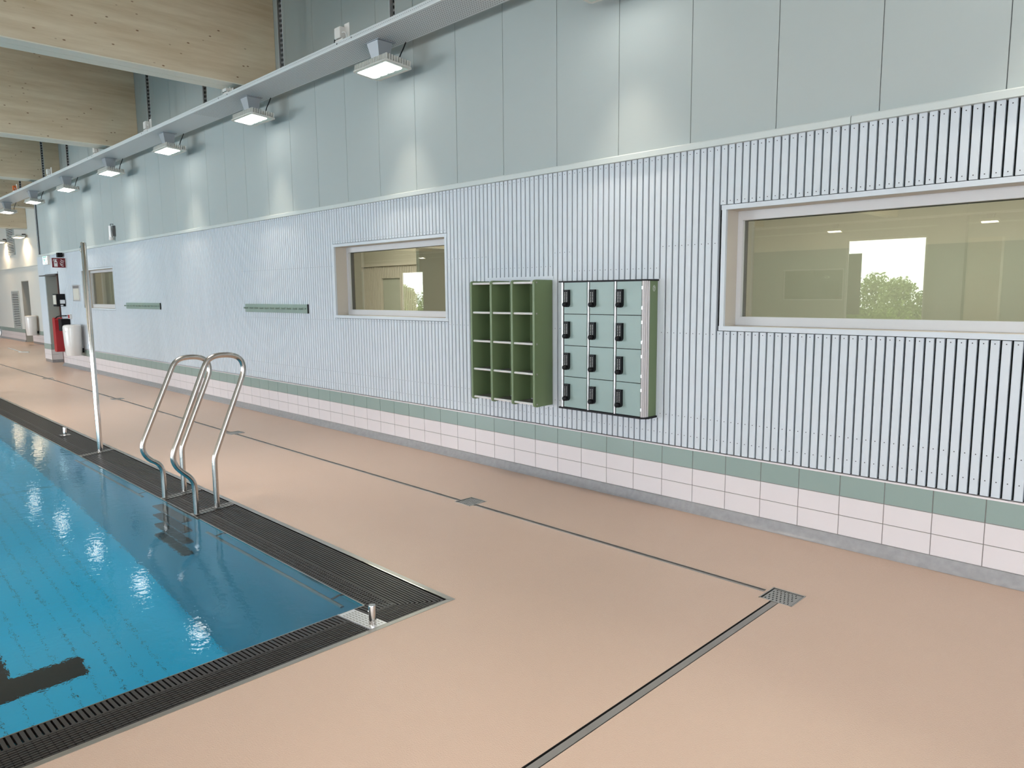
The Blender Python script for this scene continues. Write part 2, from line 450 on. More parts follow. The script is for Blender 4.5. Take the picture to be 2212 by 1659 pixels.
# corner post at the left end of the wall
MB().box(-20.225, -19.645, YS-0.004, YS+0.02, 0.434, 2.463).build('corner_board', 'slat', wall)
MB().box(-20.22, -19.98, YS, YB, 0.434, 2.463).box(-20.1, -19.98, 4.40, YB, 2.463, ZC).build('corner_return', 'slat', wall)
MB().box(-19.995, -19.98, 4.385, 4.40, 2.52, ZC).build('corner_shadow_strip', 'hole', wall)
for r, (a, b, m) in enumerate(rows):
    MB().box(-20.23, -19.61, W-0.001, W+0.02, a, b).box(-20.23, -20.20, W, YB, a, b).build('corner_tile', m, wall)

# cove skirting along the wall
cv = [(W, 0.066), (W-0.006, 0.064), (W-0.012, 0.050), (W-0.022, 0.024), (W-0.040, 0.006), (W-0.052, 0.0008), (W+0.02, 0.0008), (W+0.02, 0.066)]
mb = MB(); prev = -18.57
n = 60; xs = [-18.57+(X1+18.57)*i/n for i in range(n+1)]
struct(MB().extrude_x(cv, -18.57, X1).build('baseboard_back', 'cove', None, True))

# ---- windows in the back wall
def build_window(name, o, glass_z=(1.360, 1.995)):
    a, b, c, d = o; win = struct(empty(name, ((a+b)/2, YS, c)))
    inv = Vector(win.location)
    def P(mb, nm, m, **k):
        ob = mb.build(nm, m, win, **k); ob.matrix_parent_inverse = Matrix.Translation(-inv); return ob
    y1 = YS+0.158
    # flush trim boards
    P(MB().box(a-TR, b+TR, YS-0.002, YS+0.02, d, d+TR-0.004), 'trim_board', 'slat')
    P(MB().box(a-TR, b+TR, YS-0.002, YS+0.02, c-TR+0.004, c), 'trim_board', 'slat')
    P(MB().box(a-TR+0.004, a, YS-0.002, YS+0.02, c, d), 'trim_board', 'slat')
    P(MB().box(b, b+TR-0.004, YS-0.002, YS+0.02, c, d), 'trim_board', 'slat')
    # reveal boards
    P(MB().box(a-0.02, a, YS+0.021, y1+0.06, c-0.02, d+0.02), 'reveal_board', 'reveal')
    P(MB().box(b, b+0.02, YS+0.021, y1+0.06, c-0.02, d+0.02), 'reveal_board', 'reveal')
    P(MB().box(a, b, YS+0.021, y1+0.06, d, d+0.02), 'reveal_board', 'reveal')
    P(MB().box(a, b, YS+0.021, y1+0.06, c-0.02, c), 'sill_board', 'reveal')
    # frame: four mitred members
    fwd, g0, g1 = 0.034, glass_z[0], glass_z[1]
    f0, f1 = y1, y1+0.055
    for q in (((a, d), (b, d), (b-fwd, g1), (a+fwd, g1)), ((a, c), (b, c), (b-fwd, g0), (a+fwd, g0)),
              ((a, c), (a, d), (a+fwd, g1), (a+fwd, g0)), ((b, c), (b, d), (b-fwd, g1), (b-fwd, g0))):
        P(MB().extrude_y(list(q), f0, f1), 'frame_member', 'frame', bevel=0.0015)
    P(MB().box(a+fwd, b-fwd, y1+0.030, y1+0.036, g0, g1), 'pane', 'glass')
    P(MB().box(a+fwd-0.002, a+fwd+0.003, y1+0.037, y1+0.075, g0, g1).box(a+fwd, b-fwd, y1+0.037, y1+0.075, g1-0.003, g1+0.002), 'gasket', 'gasket')
    P(MB().box(a+fwd-0.02, a+fwd+0.002, y1+0.076, y1+0.17, g0, g1), 'inner_jamb', 'reveal')
    return win
build_window('window_1', WIN['big']); build_window('window_2', WIN['mid']); build_window('window_3', WIN['small'], (1.377, 2.005))

# ---- rooms behind the glass
def room(nm, x0, x1, y1):
    struct(MB().box(x0, x1, y1, y1+0.1, 2.0, 3.0).build('wall_'+nm, 'cream'))
    struct(MB().box(x0, x1, y1-0.004, y1+0.1, 0.0, 2.0).build('wall_'+nm+'_lower', 'cream_low'))
    struct(MB().box(x0, x1, 4.68, y1, 3.0, 3.1).build('ceiling_'+nm, 'ceil'))
    struct(MB().box(x0, x1, 4.68, y1, -0.1, 0.0).build('floor_'+nm, 'cream_low'))
    struct(MB().box(x0-0.05, x0, 4.68, y1, 0, 3.0).build('wall_'+nm+'_side', 'cream'))
room('office', -6.0, 4.0, 8.6); room('lobby', -13.6, -6.05, 8.6); room('staff', -19.9, -13.65, 5.75)
struct(MB().box(4.0, 4.05, 4.68, 8.6, 0, 3.0).build('wall_office_right', 'cream'))
for x, y, sx, pw in ((-2.2, 6.8, 4.0, 190), (-9.8, 6.8, 4.0, 300), (-17.0, 5.2, 4.0, 80)):
    area_light('room_fill_light', (x, y, 2.96), (0, 0, 0), sx, 0.6, pw, (1.0, 0.95, 0.87))  # unseen area light added to brighten each room behind the panes
lob = bpy.data.objects['wall_lobby']
for i in range(38):
    x = -12.85+i*0.055
    if not -12.2 < x < -11.6: MB().box(x, x+0.04, 8.55, 8.59, 0.5, 2.08).build('slat', 'reveal', lob)
    else: MB().box(x, x+0.04, 8.55, 8.59, 1.84, 2.08).build('slat', 'reveal', lob)
MB().box(-12.95, -10.7, 8.50, 8.59, 2.08, 2.13).build('ledge_board', 'reveal', lob)
MB().box(-10.62, -10.50, 8.50, 8.59, 0.0, 1.80).box(-10.62, -9.6, 8.50, 8.59, 1.74, 1.80).build('door_frame', 'grey_dark', lob)
ee = empty('exit_sign', (-10.37, 8.59, 1.88)); tag(ee, 'small lit exit sign seen through the middle window', 'exit sign')
MB().box(-0.09, 0.09, -0.06, -0.002, 0.0, 0.10).build('case', 'white_plastic', ee); MB().box(-0.08, 0.08, -0.064, -0.06, 0.01, 0.09).build('lit_face', 'exit_lit', ee)
# curtain behind the far window
cpts = []
mb = MB(); nn = 60
for i in range(nn+1):
    x = -16.9+1.9*i/nn; y = 4.86+0.03*math.sin(i*0.95)+0.012*math.sin(i*2.3)
    cpts.append((x, y))
for i in range(nn):
    (xa, ya), (xb, yb) = cpts[i], cpts[i+1]
    mb.quad((xa, ya, 0.9), (xb, yb, 0.9), (xb, yb, 2.35), (xa, ya, 2.35))
    mb.quad((xa, ya+0.004, 2.35), (xb, yb+0.004, 2.35), (xb, yb+0.004, 0.9), (xa, ya+0.004, 0.9))
cu = tag(mb.build('curtain', 'curtain', None, True), 'tan pleated curtain hanging behind the smallest far window', 'curtain')

# ---- recessed wall at the far left, end walls, front wall
wb = struct(wall_with_holes(X0, -19.98, 0.0, ZC, YB, YB+0.12, [(-29.42, -28.40, 0.0, 2.075)]).build('wall_recess', 'recess'))
MB().box(X0, -20.2, YB-0.03, YB, 2.52, 2.55).build('ledge_board', 'ledge', wb)
for a, b, m in rows:
    MB().box(X0, -29.42, YB-0.012, YB, a, b).box(-28.40, -20.2, YB-0.012, YB, a, b).build('tile_course', m, wb)
MB().box(X0, -29.42, YB-0.006, YB, 0.0, 0.434).box(-28.40, -20.2, YB-0.006, YB, 0, 0.434).build('grout_bed', 'grout', wb)
MB().extrude_x([(YB-0.012, 0.066), (YB-0.03, 0.02), (YB-0.05, 0.001), (YB, 0.001), (YB, 0.066)], X0, -29.42).build('cove', 'cove', wb)
d2 = struct(empty('door_2', (-28.9, YB, 0)))
def child(parent, mb, nm, m, **k):
    ob = mb.build(nm, m, parent, **k); ob.matrix_parent_inverse = Matrix.Translation(-Vector(parent.location)); return ob
child(d2, MB().box(-29.42, -29.40, YB, YB+0.55, 0, 2.075).box(-28.42, -28.40, YB, YB+0.55, 0, 2.075).box(-29.42, -28.40, YB, YB+0.55, 2.055, 2.075), 'niche_lining', 'door')
child(d2, MB().box(-29.42, -28.40, YB-0.002, YB+0.55, -0.05, 0.0), 'threshold', 'floor')
child(d2, MB().box(-29.40, -28.42, YB+0.48, YB+0.53, 0.01, 2.055), 'leaf', 'panel')
child(d2, MB().box(-28.60, -28.58, YB+0.46, YB+0.48, 0.02, 2.04), 'leaf_gap', 'hole')
struct(MB().box(X0-0.1, X0, Y0, YB, 0, ZC).build('wall_left', 'panel'))
rh = [(a, b, 0.45, 3.35) for a, b in EXTRA_RIGHT_GLAZING]
mb0 = wall_with_holes(Y0, YB, 0.0, ZC, 0, 0.12, rh)
mb1 = MB(); mb1.v = [(X1+y, x, z) for x, y, z in mb0.v]; mb1.f = [tuple(reversed(q)) for q in mb0.f]
struct(mb1.build('wall_right', 'panel'))
FW = [(a, b, 0.45, 3.35) for a, b in EXTRA_FRONT_GLAZING]
SKYW = [(-9.92, -7.35, 0.30, 3.28), (-36.1, -34.0, 0.30, 2.84)]
INW = (-12.2, -9.97, 1.15, 2.29)
fwall = struct(wall_with_holes(X0, X1, 0.0, ZC, Y0-0.14, Y0, FW+SKYW+[INW]).build('wall_front', 'panel'))
MB().box(X0, X1, Y0, Y0+0.03, 3.55, 3.60).build('ledge_board', 'ledge', fwall)
MB().box(-7.0, -6.2, Y0, Y0+0.30, 0, ZC).build('pilaster', 'panel', fwall)
MB().box(-6.1, -5.2, Y0, Y0+0.36, 0, 3.1).build('duct_casing', 'cream', fwall)
for i, (a, b, c, d) in enumerate(SKYW):
    wn = struct(empty('window_%d' % (4+i), ((a+b)/2, Y0, c)))
    child(wn, MB().box(a, a+0.06, Y0-0.1, Y0-0.04, c, d), 'frame_member', 'frame'); child(wn, MB().box(b-0.06, b, Y0-0.1, Y0-0.04, c, d), 'frame_member', 'frame')
    child(wn, MB().box(a, b, Y0-0.1, Y0-0.04, d-0.06, d), 'frame_member', 'frame'); child(wn, MB().box(a, b, Y0-0.1, Y0-0.04, c, c+0.06), 'frame_member', 'frame')
a, b, c, d = INW
wn = struct(empty('window_6', ((a+b)/2, Y0, c)))
child(wn, MB().box(a, b, Y0-0.08, Y0-0.074, c, d), 'pane', 'glass')
child(wn, MB().box(a-0.5, b+0.5, Y0-0.25, Y0-0.24, c-0.5, d+0.5), 'dark_room_sheet', 'grey_dark')  # dark sheet stands in for the unlit room behind the pane
for q in ((a, a+0.05, c, d), (b-0.05, b, c, d), (a, b, d-0.05, d), (a, b, c, c+0.05)):
    child(wn, MB().box(q[0], q[1], Y0-0.09, Y0-0.05, q[2], q[3]), 'frame_member', 'frame')
# outdoor ground and bushes seen mirrored in the panes
struct(MB().box(-70, 30, -60, Y0-0.15, -0.3, -0.2).build('ground_outside', 'grass'))
def bush(name, x, y, r, h, m, label):
    rng = random.Random(int(x*10)); mb = MB()
    for i in range(2600):
        a = rng.uniform(0, 2*PI); t = rng.random()**0.6; e = rng.uniform(0.0, 1.0)
        rr = r*math.sqrt(max(0, 1-(e*0.95)**2))*t
        p = Vector((rr*math.cos(a), rr*math.sin(a), 0.1+h*e*rng.uniform(0.8, 1.05)))
        u = Vector((rng.uniform(-1, 1), rng.uniform(-1, 1), rng.uniform(-1, 1))).normalized()*rng.uniform(0.05, 0.11)
        v = u.cross(Vector((rng.uniform(-1, 1), rng.uniform(-1, 1), rng.uniform(-1, 1)))).normalized()*rng.uniform(0.03, 0.06)
        mb.quad(p-u, p-v, p+u, p+v)
    e = empty(name, (x, y, -0.2)); tag(e, label, 'bush', 'bushes outside the windows')
    o = mb.build('foliage', m, e); o['kind'] = 'stuff'
    MB().tube([(0, 0, 0), (0.05, 0, h*0.7)], [0.05, 0.02], 6).build('stem', 'bark', e)
bx = [(-14.6, 'leaf'), (-13.0, 'leaf_dark'), (-11.6, 'leaf'), (-10.2, 'leaf'), (-8.7, 'leaf_dark'), (-47.0, 'leaf'), (-44.6, 'leaf_dark'), (-42.5, 'leaf')]
bl = ['leftmost bright green bush reflected in the large window', 'dark green bush reflected in the left of the large window', 'round light green bush mirrored in the large window', 'light green bush mirrored near the centre of the large window', 'dark bush mirrored at the right of the large window', 'light bush mirrored left in the middle window', 'dark bush mirrored in the middle window', 'light bush mirrored right in the middle window']
for i, (x, m) in enumerate(bx):
    bush('leafy_bush', x, -24.5-0.6*(i % 3), 1.15, 2.05+0.25*((i*7) % 3)/2, m, bl[i])

# ---- door in the back wall at the far left
d1 = struct(empty('door_1', (-19.08, YS, 0)))
a, b, c, d = DOOR
child(d1, MB().box(a-0.02, a, YS, YS+0.30, 0.434, d+0.02), 'reveal_board', 'door')
for za, zb, m in rows: child(d1, MB().box(a-0.02, a+0.004, YS, YS+0.30, za, zb), 'reveal_tile', m)
child(d1, MB().box(a-0.02, a+0.008, YS, YS+0.30, 0.0, 0.068), 'reveal_cove', 'cove')
child(d1, MB().box(a, b, YS+0.22, YS+0.27, 0.01, d), 'leaf', 'door')
child(d1, MB().box(b-0.06, b, YS-0.01, YS+0.25, 0, d).box(a, b, YS+0.0, YS+0.20, d-0.025, d), 'door_frame', 'brown')
child(d1, MB().box(a-0.04, b+0.03, YS-0.01, YS+0.02, d+0.005, d+0.05), 'head_trim', 'slat')
child(d1, MB().box(-19.98, b, YS-0.05, YS-0.02, d-0.035, d-0.01), 'closer_arm', 'grey_dark')
child(d1, MB().box(b-0.16, b-0.06, YS+0.02, YS+0.10, 1.02, 1.05), 'handle', 'steel')

# ---- beams
def beam(x, ye, zb, label, th=0.33):
    e = empty('glulam_beam', (x-th/2, ye, zb)); tag(e, label, 'beam', 'roof beams across the hall')
    o = MB().box(-th/2, th/2, Y0-ye+0.05, 0, 0.012, ZC-zb-0.002).build('timber', 'wood', e)
    MB().box(-th/2+0.002, -0.004, Y0-ye+0.06, -0.002, 0.0, 0.012).build('soffit_board', 'soffit', e)
    MB().box(0.004, th/2-0.002, Y0-ye+0.06, -0.002, 0.0, 0.012).build('soffit_board', 'soffit', e)
    return e
beam(-3.56, 4.395, 3.92, 'pale knotty timber beam over the deck nearest the camera')
beam(-8.28, 4.395, 3.92, 'largest visible knotty timber beam at the top left')
beam(-13.0, 4.395, 3.92, 'second knotty timber beam, behind the largest one')
beam(-17.7, 4.395, 3.92, 'third timber beam, partly hidden by the light rail')
beam(-22.4, 5.845, 3.84, 'fourth timber beam, with the orange box in front of it')
beam(-27.9, 5.845, 3.72, 'farthest visible timber beam, above the two warm wall lamps')
beam(-33.0, 5.845, 3.92, 'hidden last timber beam at the far end')

# ================================================================== POOL
basin = struct(MB().quad((PXL, PYL, -2.03), (PX, PYL, -2.03), (PX, PY, -2.03), (PXL, PY, -2.03)).build('pool_basin', 'pool_floor'))
pwm = MB()
for (xa, ya), (xb, yb) in (((PXL, PY), (PX, PY)), ((PX, PY), (PX, PYL)), ((PX, PYL), (PXL, PYL)), ((PXL, PYL), (PXL, PY))):
    pwm.quad((xa, ya, -2.03), (xb, yb, -2.03), (xb, yb, ZW-0.004), (xa, ya, ZW-0.004))
pwm.build('basin_wall', 'pool_wall', basin)
MB().box(PXL-0.05, PXL, PYL-0.05, FY, -0.3, 0.001).box(PXL-0.05, FX, PYL-0.05, PYL, -0.3, 0.001).build('far_kerb', 'steel_dull', basin)
MB().box(PXL, PX+0.003, PY-0.0005, PY+0.006, ZW-0.03, ZW+0.004).box(PX-0.0005, PX+0.006, PYL, PY+0.003, ZW-0.03, ZW+0.004).build('overflow_lip', 'steel', basin)
# lane marking and weld lines
MB().box(-5.32, -5.09, 0.19, 1.19, -2.03, -2.026).box(-28.5, -5.32, 0.565, 0.80, -2.03, -2.0262).build('lane_mark', 'pool_mark', basin)
ml = MB(); rng = random.Random(3)
yv = 1.56-0.1265*9
for i in range(10):
    y = 1.56-0.1265*i; x = -4.2-rng.random()*0.1
    while x > -14:
        L = rng.uniform(0.02, 0.07); ml.box(x-L, x, y-0.0026, y+0.0026, -2.03, -2.0285); x -= L+rng.uniform(0.008, 0.05)
o = ml.build('weld_dots', 'pool_line', basin); o['kind'] = 'stuff'
MB().box(-8.975, -8.962, PYL, PY, -2.03, -2.0284).build('joint_line', 'pool_line', basin)
# water
wm = MB().quad((PXL, PYL, ZW), (PX, PYL, ZW), (PX, PY, ZW), (PXL, PY, ZW))
wat = wm.build('pool_water', 'water', None, True); wat.cycles.is_caustics_caster = True
for q in [basin]+list(basin.children): q.cycles.is_caustics_receiver = True
basin_objs = [basin]; tag(wat, 'clear turquoise pool water with small ripples', 'water', kind='stuff')

# gutter below gratings
gut = struct(MB().box(PXL-0.3, FX-0.02, PY+0.004, FY-0.03, -0.2, -0.12).box(PX+0.004, FX-0.03, PYL, PY+0.004, -0.2, -0.12)
             .box(PXL-0.3, FX-0.026, FY-0.032, FY-0.028, -0.2, -0.012).box(FX-0.032, FX-0.028, PYL, FY-0.03, -0.2, -0.012).build('pool_gutter', 'channel'))
# steel frame
fr = empty('pool_edge_frame', (FX, FY, 0)); tag(fr, 'stainless steel edge strip around the black pool grating', 'edge strip')
child(fr, MB().prism([(PXL-0.32, FY), (FX, FY), (FX-0.034, FY-0.034), (PXL-0.32, FY-0.034)], -0.02, 0.0015), 'side_strip', 'steel_dull')
child(fr, MB().prism([(FX, FY), (FX, PYL-0.3), (FX-0.028, PYL-0.3), (FX-0.028, FY-0.034)], -0.02, 0.0015), 'end_strip', 'steel_dull')
child(fr, MB().box(PXL-0.32, FX-0.03, FY-0.037, FY-0.034, -0.02, 0.004), 'bright_edge', 'chrome')

# gratings. t in 0..1 from outer edge to water; slope down to the water
GX0, GY0 = FX-0.031, FY-0.040            # outer limits of the gratings
def gz(t): return -0.001-0.022*t
def bar_box(mb, x0, x1, y0, y1, t, th=0.012):
    z = gz(t); mb.box(x0, x1, y0, y1, z-th, z)
LW = GY0-PY-0.008                         # long side grating width
def long_grate(xa, xb, mitre=False):
    """between xa<xb, along the long side"""
    mb = MB()
    n = 12; inner = 0.092; ow = LW-inner
    for i in range(n):
        y = GY0-(i+0.5)*ow/n; t = (GY0-y)/LW
        xe = xb-(GY0-y)*0.88 if mitre else xb
        bar_box(mb, xa, xe, y-0.0052, y+0.0052, t)
    # grid strip towards the water
    y1 = GY0-ow; t1 = ow/LW
    xe = xb-(GY0-y1)*0.88 if mitre else xb
    bar_box(mb, xa, xe, y1-0.006, y1+0.001, t1)
    for j in range(4):
        y = y1-(j+1)*inner/4+0.003
        bar_box(mb, xa, (xb-(GY0-y)*0.88 if mitre else xb), y-0.003, y+0.003, (GY0-y)/LW, 0.006)
    x = xa+0.008
    while x < xe-0.004:
        if x > -9.5 or int(x*50) % 1 == 0:
            mb.v += []
            za, zb = gz(t1), gz(1.0)
            n0 = len(mb.v)
            mb.v += [(x, y1, za-0.012), (x+0.012, y1, za-0.012), (x+0.012, y1-inner, zb-0.012), (x, y1-inner, zb-0.012), (x, y1, za), (x+0.012, y1, za), (x+0.012, y1-inner, zb), (x, y1-inner, zb)]
            mb.f += [tuple(n0+i for i in q) for q in ((0, 1, 2, 3), (7, 6, 5, 4), (4, 5, 1, 0), (5, 6, 2, 1), (6, 7, 3, 2), (7, 4, 0, 3))]
        x += 0.0208
    return mb
SWd = GX0-PX-0.006
def end_grate(ya, yb, mitre=False):
    mb = MB(); outer = 0.168; n = 9
    for i in range(n):
        x = GX0-(i+0.5)*outer/n; t = (GX0-x)/SWd
        ye = yb-(GX0-x)*1.13-0.004 if mitre else yb
        y = ya
        while y < ye-0.004:
            bar_box(mb, x-0.0052, x+0.0052, y+0.0015, min(y+0.0235, ye), t); y += 0.025
        bar_box(mb, x-0.003, x+0.003, ya, ye, t+0.05, 0.008)
    x1 = GX0-outer; t1 = outer/SWd
    ye = yb-(GX0-x1)*1.13 if mitre else yb
    bar_box(mb, x1-0.012, x1, ya, ye, t1)
    xin = PX+0.008; y = ya+0.003
    za, zb = gz(t1), gz(1.0)
    while y < ye-0.012:
        n0 = len(mb.v); wv = 0.0135
        mb.v += [(x1-0.010, y, za-0.012), (x1-0.010, y+wv, za-0.012), (xin, y+wv, zb-0.012), (xin, y, zb-0.012), (x1-0.010, y, za), (x1-0.010, y+wv, za), (xin, y+wv, zb), (xin, y, zb)]
        mb.f += [tuple(n0+i for i in q) for q in ((3, 2, 1, 0), (4, 5, 6, 7), (0, 1, 5, 4), (1, 2, 6, 5), (2, 3, 7, 6), (3, 0, 4, 7))]
        y += 0.0208
    return mb
def grate(mb, label):
    e = mb.build('pool_grating', 'grate'); return tag(e, label, 'grating', 'black pool overflow gratings')
PLX = [(-5.215, -5.125), (-5.80, -5.71), (-7.985, -7.885)]     # steel plates across the long grating
grate(long_grate(PLX[0][1]+0.002, GX0, True), 'black slatted pool grating between the ladder and the pool corner')
grate(long_grate(PLX[1][1]+0.002, PLX[0][0]-0.002), 'short black pool grating between the two ladder rails')
grate(long_grate(PLX[2][1]+0.002, PLX[1][0]-0.002), 'black pool grating between the tall steel pole and the ladder')
grate(long_grate(-13.0, PLX[2][0]-0.002), 'black pool grating behind the tall steel pole towards the far end')
grate(long_grate(-24.0, -13.002), 'farthest black pool grating at the left edge of the photo')
EPY = (1.775, 1.868)
grate(end_grate(EPY[1]+0.002, GY0, True), 'small black grating piece in the pool corner beside the steel stub')
grate(end_grate(-1.5, EPY[0]-0.002), 'wide black gridded pool grating along the near pool edge')

# steel plates in the grating
def plate_long(xa, xb, label, cat='plate'):
    mb = MB(); n0 = 0
    mb.extrude_x([(GY0, 0.001), (PY+0.006, gz(1)+0.001), (PY+0.006, gz(1)-0.01), (GY0, -0.01)], xa, xb)
    e = empty('anchor_plate', ((xa+xb)/2, GY0, 0)); tag(e, label, cat, 'steel anchor plates in the grating')
    child(e, mb, 'plate', 'steel_dull')
    hm = MB()
    for i in range(11):
        for j in range(4):
            t = 0.06+i*0.088; y = GY0-t*LW; x = xa+0.016+j*(xb-xa-0.032)/3; z = gz(t)+0.0028
            hm.quad((x-0.005, y-0.008, z), (x+0.005, y-0.008, z), (x+0.005, y+0.008, z+0.001), (x-0.005, y+0.008, z+0.001))
    child(e, hm, 'perforation', 'hole')['kind'] = 'stuff'
    child(e, MB().extrude_x([(GY0, 0.004), (PY+0.006, gz(1)+0.004), (PY+0.006, gz(1)-0.004), (GY0, -0.004)], xb-0.006, xb), 'rim', 'chrome')
    return e
plate_long(*PLX[0], 'perforated steel plate under the near ladder rail')
plate_long(*PLX[1], 'perforated steel plate under the far ladder rail')
plate_long(*PLX[2], 'perforated steel plate under the tall pole')
plate_long(-9.235, -9.165, 'perforated steel plate under the small far stub') if False else None
# corner plate across the end grating with holes
e = empty('anchor_plate', (FX-0.03, 1.82, 0)); tag(e, 'bright perforated steel plate under the near corner stub', 'plate', 'steel anchor plates in the grating')
cp = MB(); cp.extrude_y([(GX0, 0.001), (PX+0.006, gz(1)+0.001), (PX+0.006, gz(1)-0.01), (GX0, -0.01)], EPY[0], EPY[1])
child(e, cp, 'plate', 'alu')
hm = MB()
for i in range(9):
    for j in range(5):
        x = GX0-0.02-i*0.028; t = (GX0-x)/SWd; y = EPY[0]+0.014+j*0.016; z = gz(t)+0.0024
        hm.box(x-0.009, x+0.009, y-0.003, y+0.003, z-0.001, z)
child(e, hm, 'perforation', 'steel_dull')['kind'] = 'stuff'
child(e, MB().extrude_y([(GX0, 0.004), (PX+0.006, gz(1)+0.004), (PX+0.006, gz(1)-0.004), (GX0, -0.004)], EPY[0]-0.001, EPY[0]+0.005), 'rim', 'alu')

# stubs
def stub(x, y, h, r, z0, label):
    e = empty('steel_stub', (x, y, z0)); tag(e, label, 'stub post', 'short steel stubs for lane ropes')
    MB().lathe([(r*0.97, 0), (r, 0.004), (r, h-0.004), (r*0.93, h)], seg=24).build('post', 'chrome', e, True)
    ring = [(-r*0.8-0.012*math.sin(PI*i/10)*1.0, -r*0.3, h-0.012-0.034*i/10) for i in range(11)]
    MB().tube(ring, 0.0025, 6).build('ring', 'chrome', e, True)
    return e
stub(-2.752, 1.818, 0.094, 0.0175, -0.004, 'short polished steel stub at the near pool corner')
sp = stub(-9.19, 2.11, 0.09, 0.0175, -0.006, 'short polished steel stub beyond the tall pole')
child(sp, MB().box(-9.24, -9.14, 2.06, 2.16, -0.008, -0.003), 'foot_plate', 'steel')

# tall pole
e = empty('tall_steel_pole', (-7.94, 2.117, -0.008)); tag(e, 'tall polished steel pole standing in the pool edge grating', 'pole')
MB().lathe([(0.024, 0), (0.0245, 0.01), (0.0245, 2.056), (0.021, 2.062)], seg=24).build('tube', 'chrome', e, True)
MB().tube([(-0.022, -0.006, 2.035), (-0.045, -0.012, 2.035), (-0.062, -0.016, 2.015), (-0.064, -0.017, 1.985), (-0.045, -0.012, 1.968), (-0.022, -0.006, 1.966)], 0.0035, 8).build('rope_loop', 'chrome', e, True)

# ladder
prof = [(1.958, -0.016), (1.958, 0.10), (1.957, 0.185), (1.950, 0.222), (1.925, 0.262), (1.872, 0.310), (1.838, 0.352), (1.821, 0.405), (1.830, 0.460), (1.870, 0.552),
        (1.95, 0.738), (2.02, 0.900), (2.070, 1.018), (2.088, 1.055), (2.112, 1.083), (2.150, 1.102), (2.20, 1.108), (2.26, 1.106), (2.312, 1.092), (2.345, 1.066), (2.363, 1.025), (2.362, 0.975),
        (2.340, 0.915), (2.24, 0.68), (2.16, 0.490), (2.122, 0.398), (2.112, 0.368), (2.108, 0.33), (2.107, 0.20), (2.107, 0.0)]
def smooth_path(p, n=2):
    for _ in range(n):
        q = [p[0]]
        for a, b in zip(p[:-1], p[1:]):
            q += [tuple(a[i]*0.75+b[i]*0.25 for i in range(len(a))), tuple(a[i]*0.25+b[i]*0.75 for i in range(len(a)))]
        p = q+[p[-1]]
    return p
def ladder(name, xa, xb, label, rails_z=(1.0, 0.955), steps=True):
    e = empty(name, ((xa+xb)/2, 2.107, 0)); tag(e, label, 'pool ladder')
    for x, k in ((xb, rails_z[0]), (xa, rails_z[1])):
        child(e, MB().tube(smooth_path([(x, y, z*k if z > 0.3 else z) for y, z in prof], 1), 0.0195, 14), 'handrail', 'steel', smooth=True)
    if steps:
        for z in (-0.13, -0.365, -0.605, -0.84):
            child(e, MB().box(xa+0.02, xb-0.02, PY-0.075, PY-0.002, z-0.03, z), 'tread', 'grey_dark')
    return e
ladder('pool_ladder', -5.765, -5.155, 'pair of curved stainless steel pool ladder rails at the grating')
ladder('pool_ladder', -14.15, -13.55, 'far pool ladder rail just cut by the left photo edge', steps=False)

# under water grab rails
def grab(xa, xb, label):
    e = empty('grab_rail', (xa, PY-0.055, -0.075)); tag(e, label, 'grab rail', 'grab rails under the water line')
    child(e, MB().tube([(xa, PY-0.058, -0.078), (xb, PY-0.058, -0.078)], 0.0125, 12), 'bar', 'steel_dull', smooth=True)
    for x in (xa+0.12, xb-0.12):
        child(e, MB().tube([(x, PY-0.058, -0.078), (x, PY-0.03, -0.07), (x, PY+0.002, -0.055)], 0.008, 8), 'bracket', 'grey_dark', smooth=True)
grab(-4.775, -3.105, 'steel grab rail under water between the ladder and the near corner')
grab(-7.85, -6.0, 'steel grab rail under water in front of the tall pole')

# ================================================================== FLOOR DRAINS
def drain(x, y, label):
    e = empty('floor_drain', (x, y, 0)); tag(e, label, 'floor drain', 'square floor drains along the channel')
    MB().box(-DH, DH, -DH, DH, -0.05, -0.04).build('sump', 'channel', e)
    fm = MB()
    for s in (-1, 1):
        fm.box(s*DH, s*(DH-0.006), -DH, DH, -0.04, 0.001); fm.box(-DH, DH, s*DH, s*(DH-0.006), -0.04, 0.001)
    fm.build('rim', 'steel_dull', e)
    g = DH-0.011
    hs = []
    for r in range(6):
        for c in range(7):
            off = 0.0 if r % 2 == 0 else 0.009
            yy = -g+0.016+r*0.0236; xx = -g+0.012+c*0.0195+off
            if xx < g-0.012: hs.append((xx-0.0028, xx+0.0028, yy-0.0075, yy+0.0075))
    grid_surface(-g, g, -g, g, -0.003, hs, MB()).build('grid_cover', 'steel_dull', e)
names = ['steel floor drain at the corner where both floor channels meet', 'steel floor drain below the green shelf unit', 'steel floor drain behind the ladder rails', 'steel floor drain beside the tall pole', 'farthest steel floor drain near the bins']
for (x, y), l in zip(DR, names): drain(x, y, l)
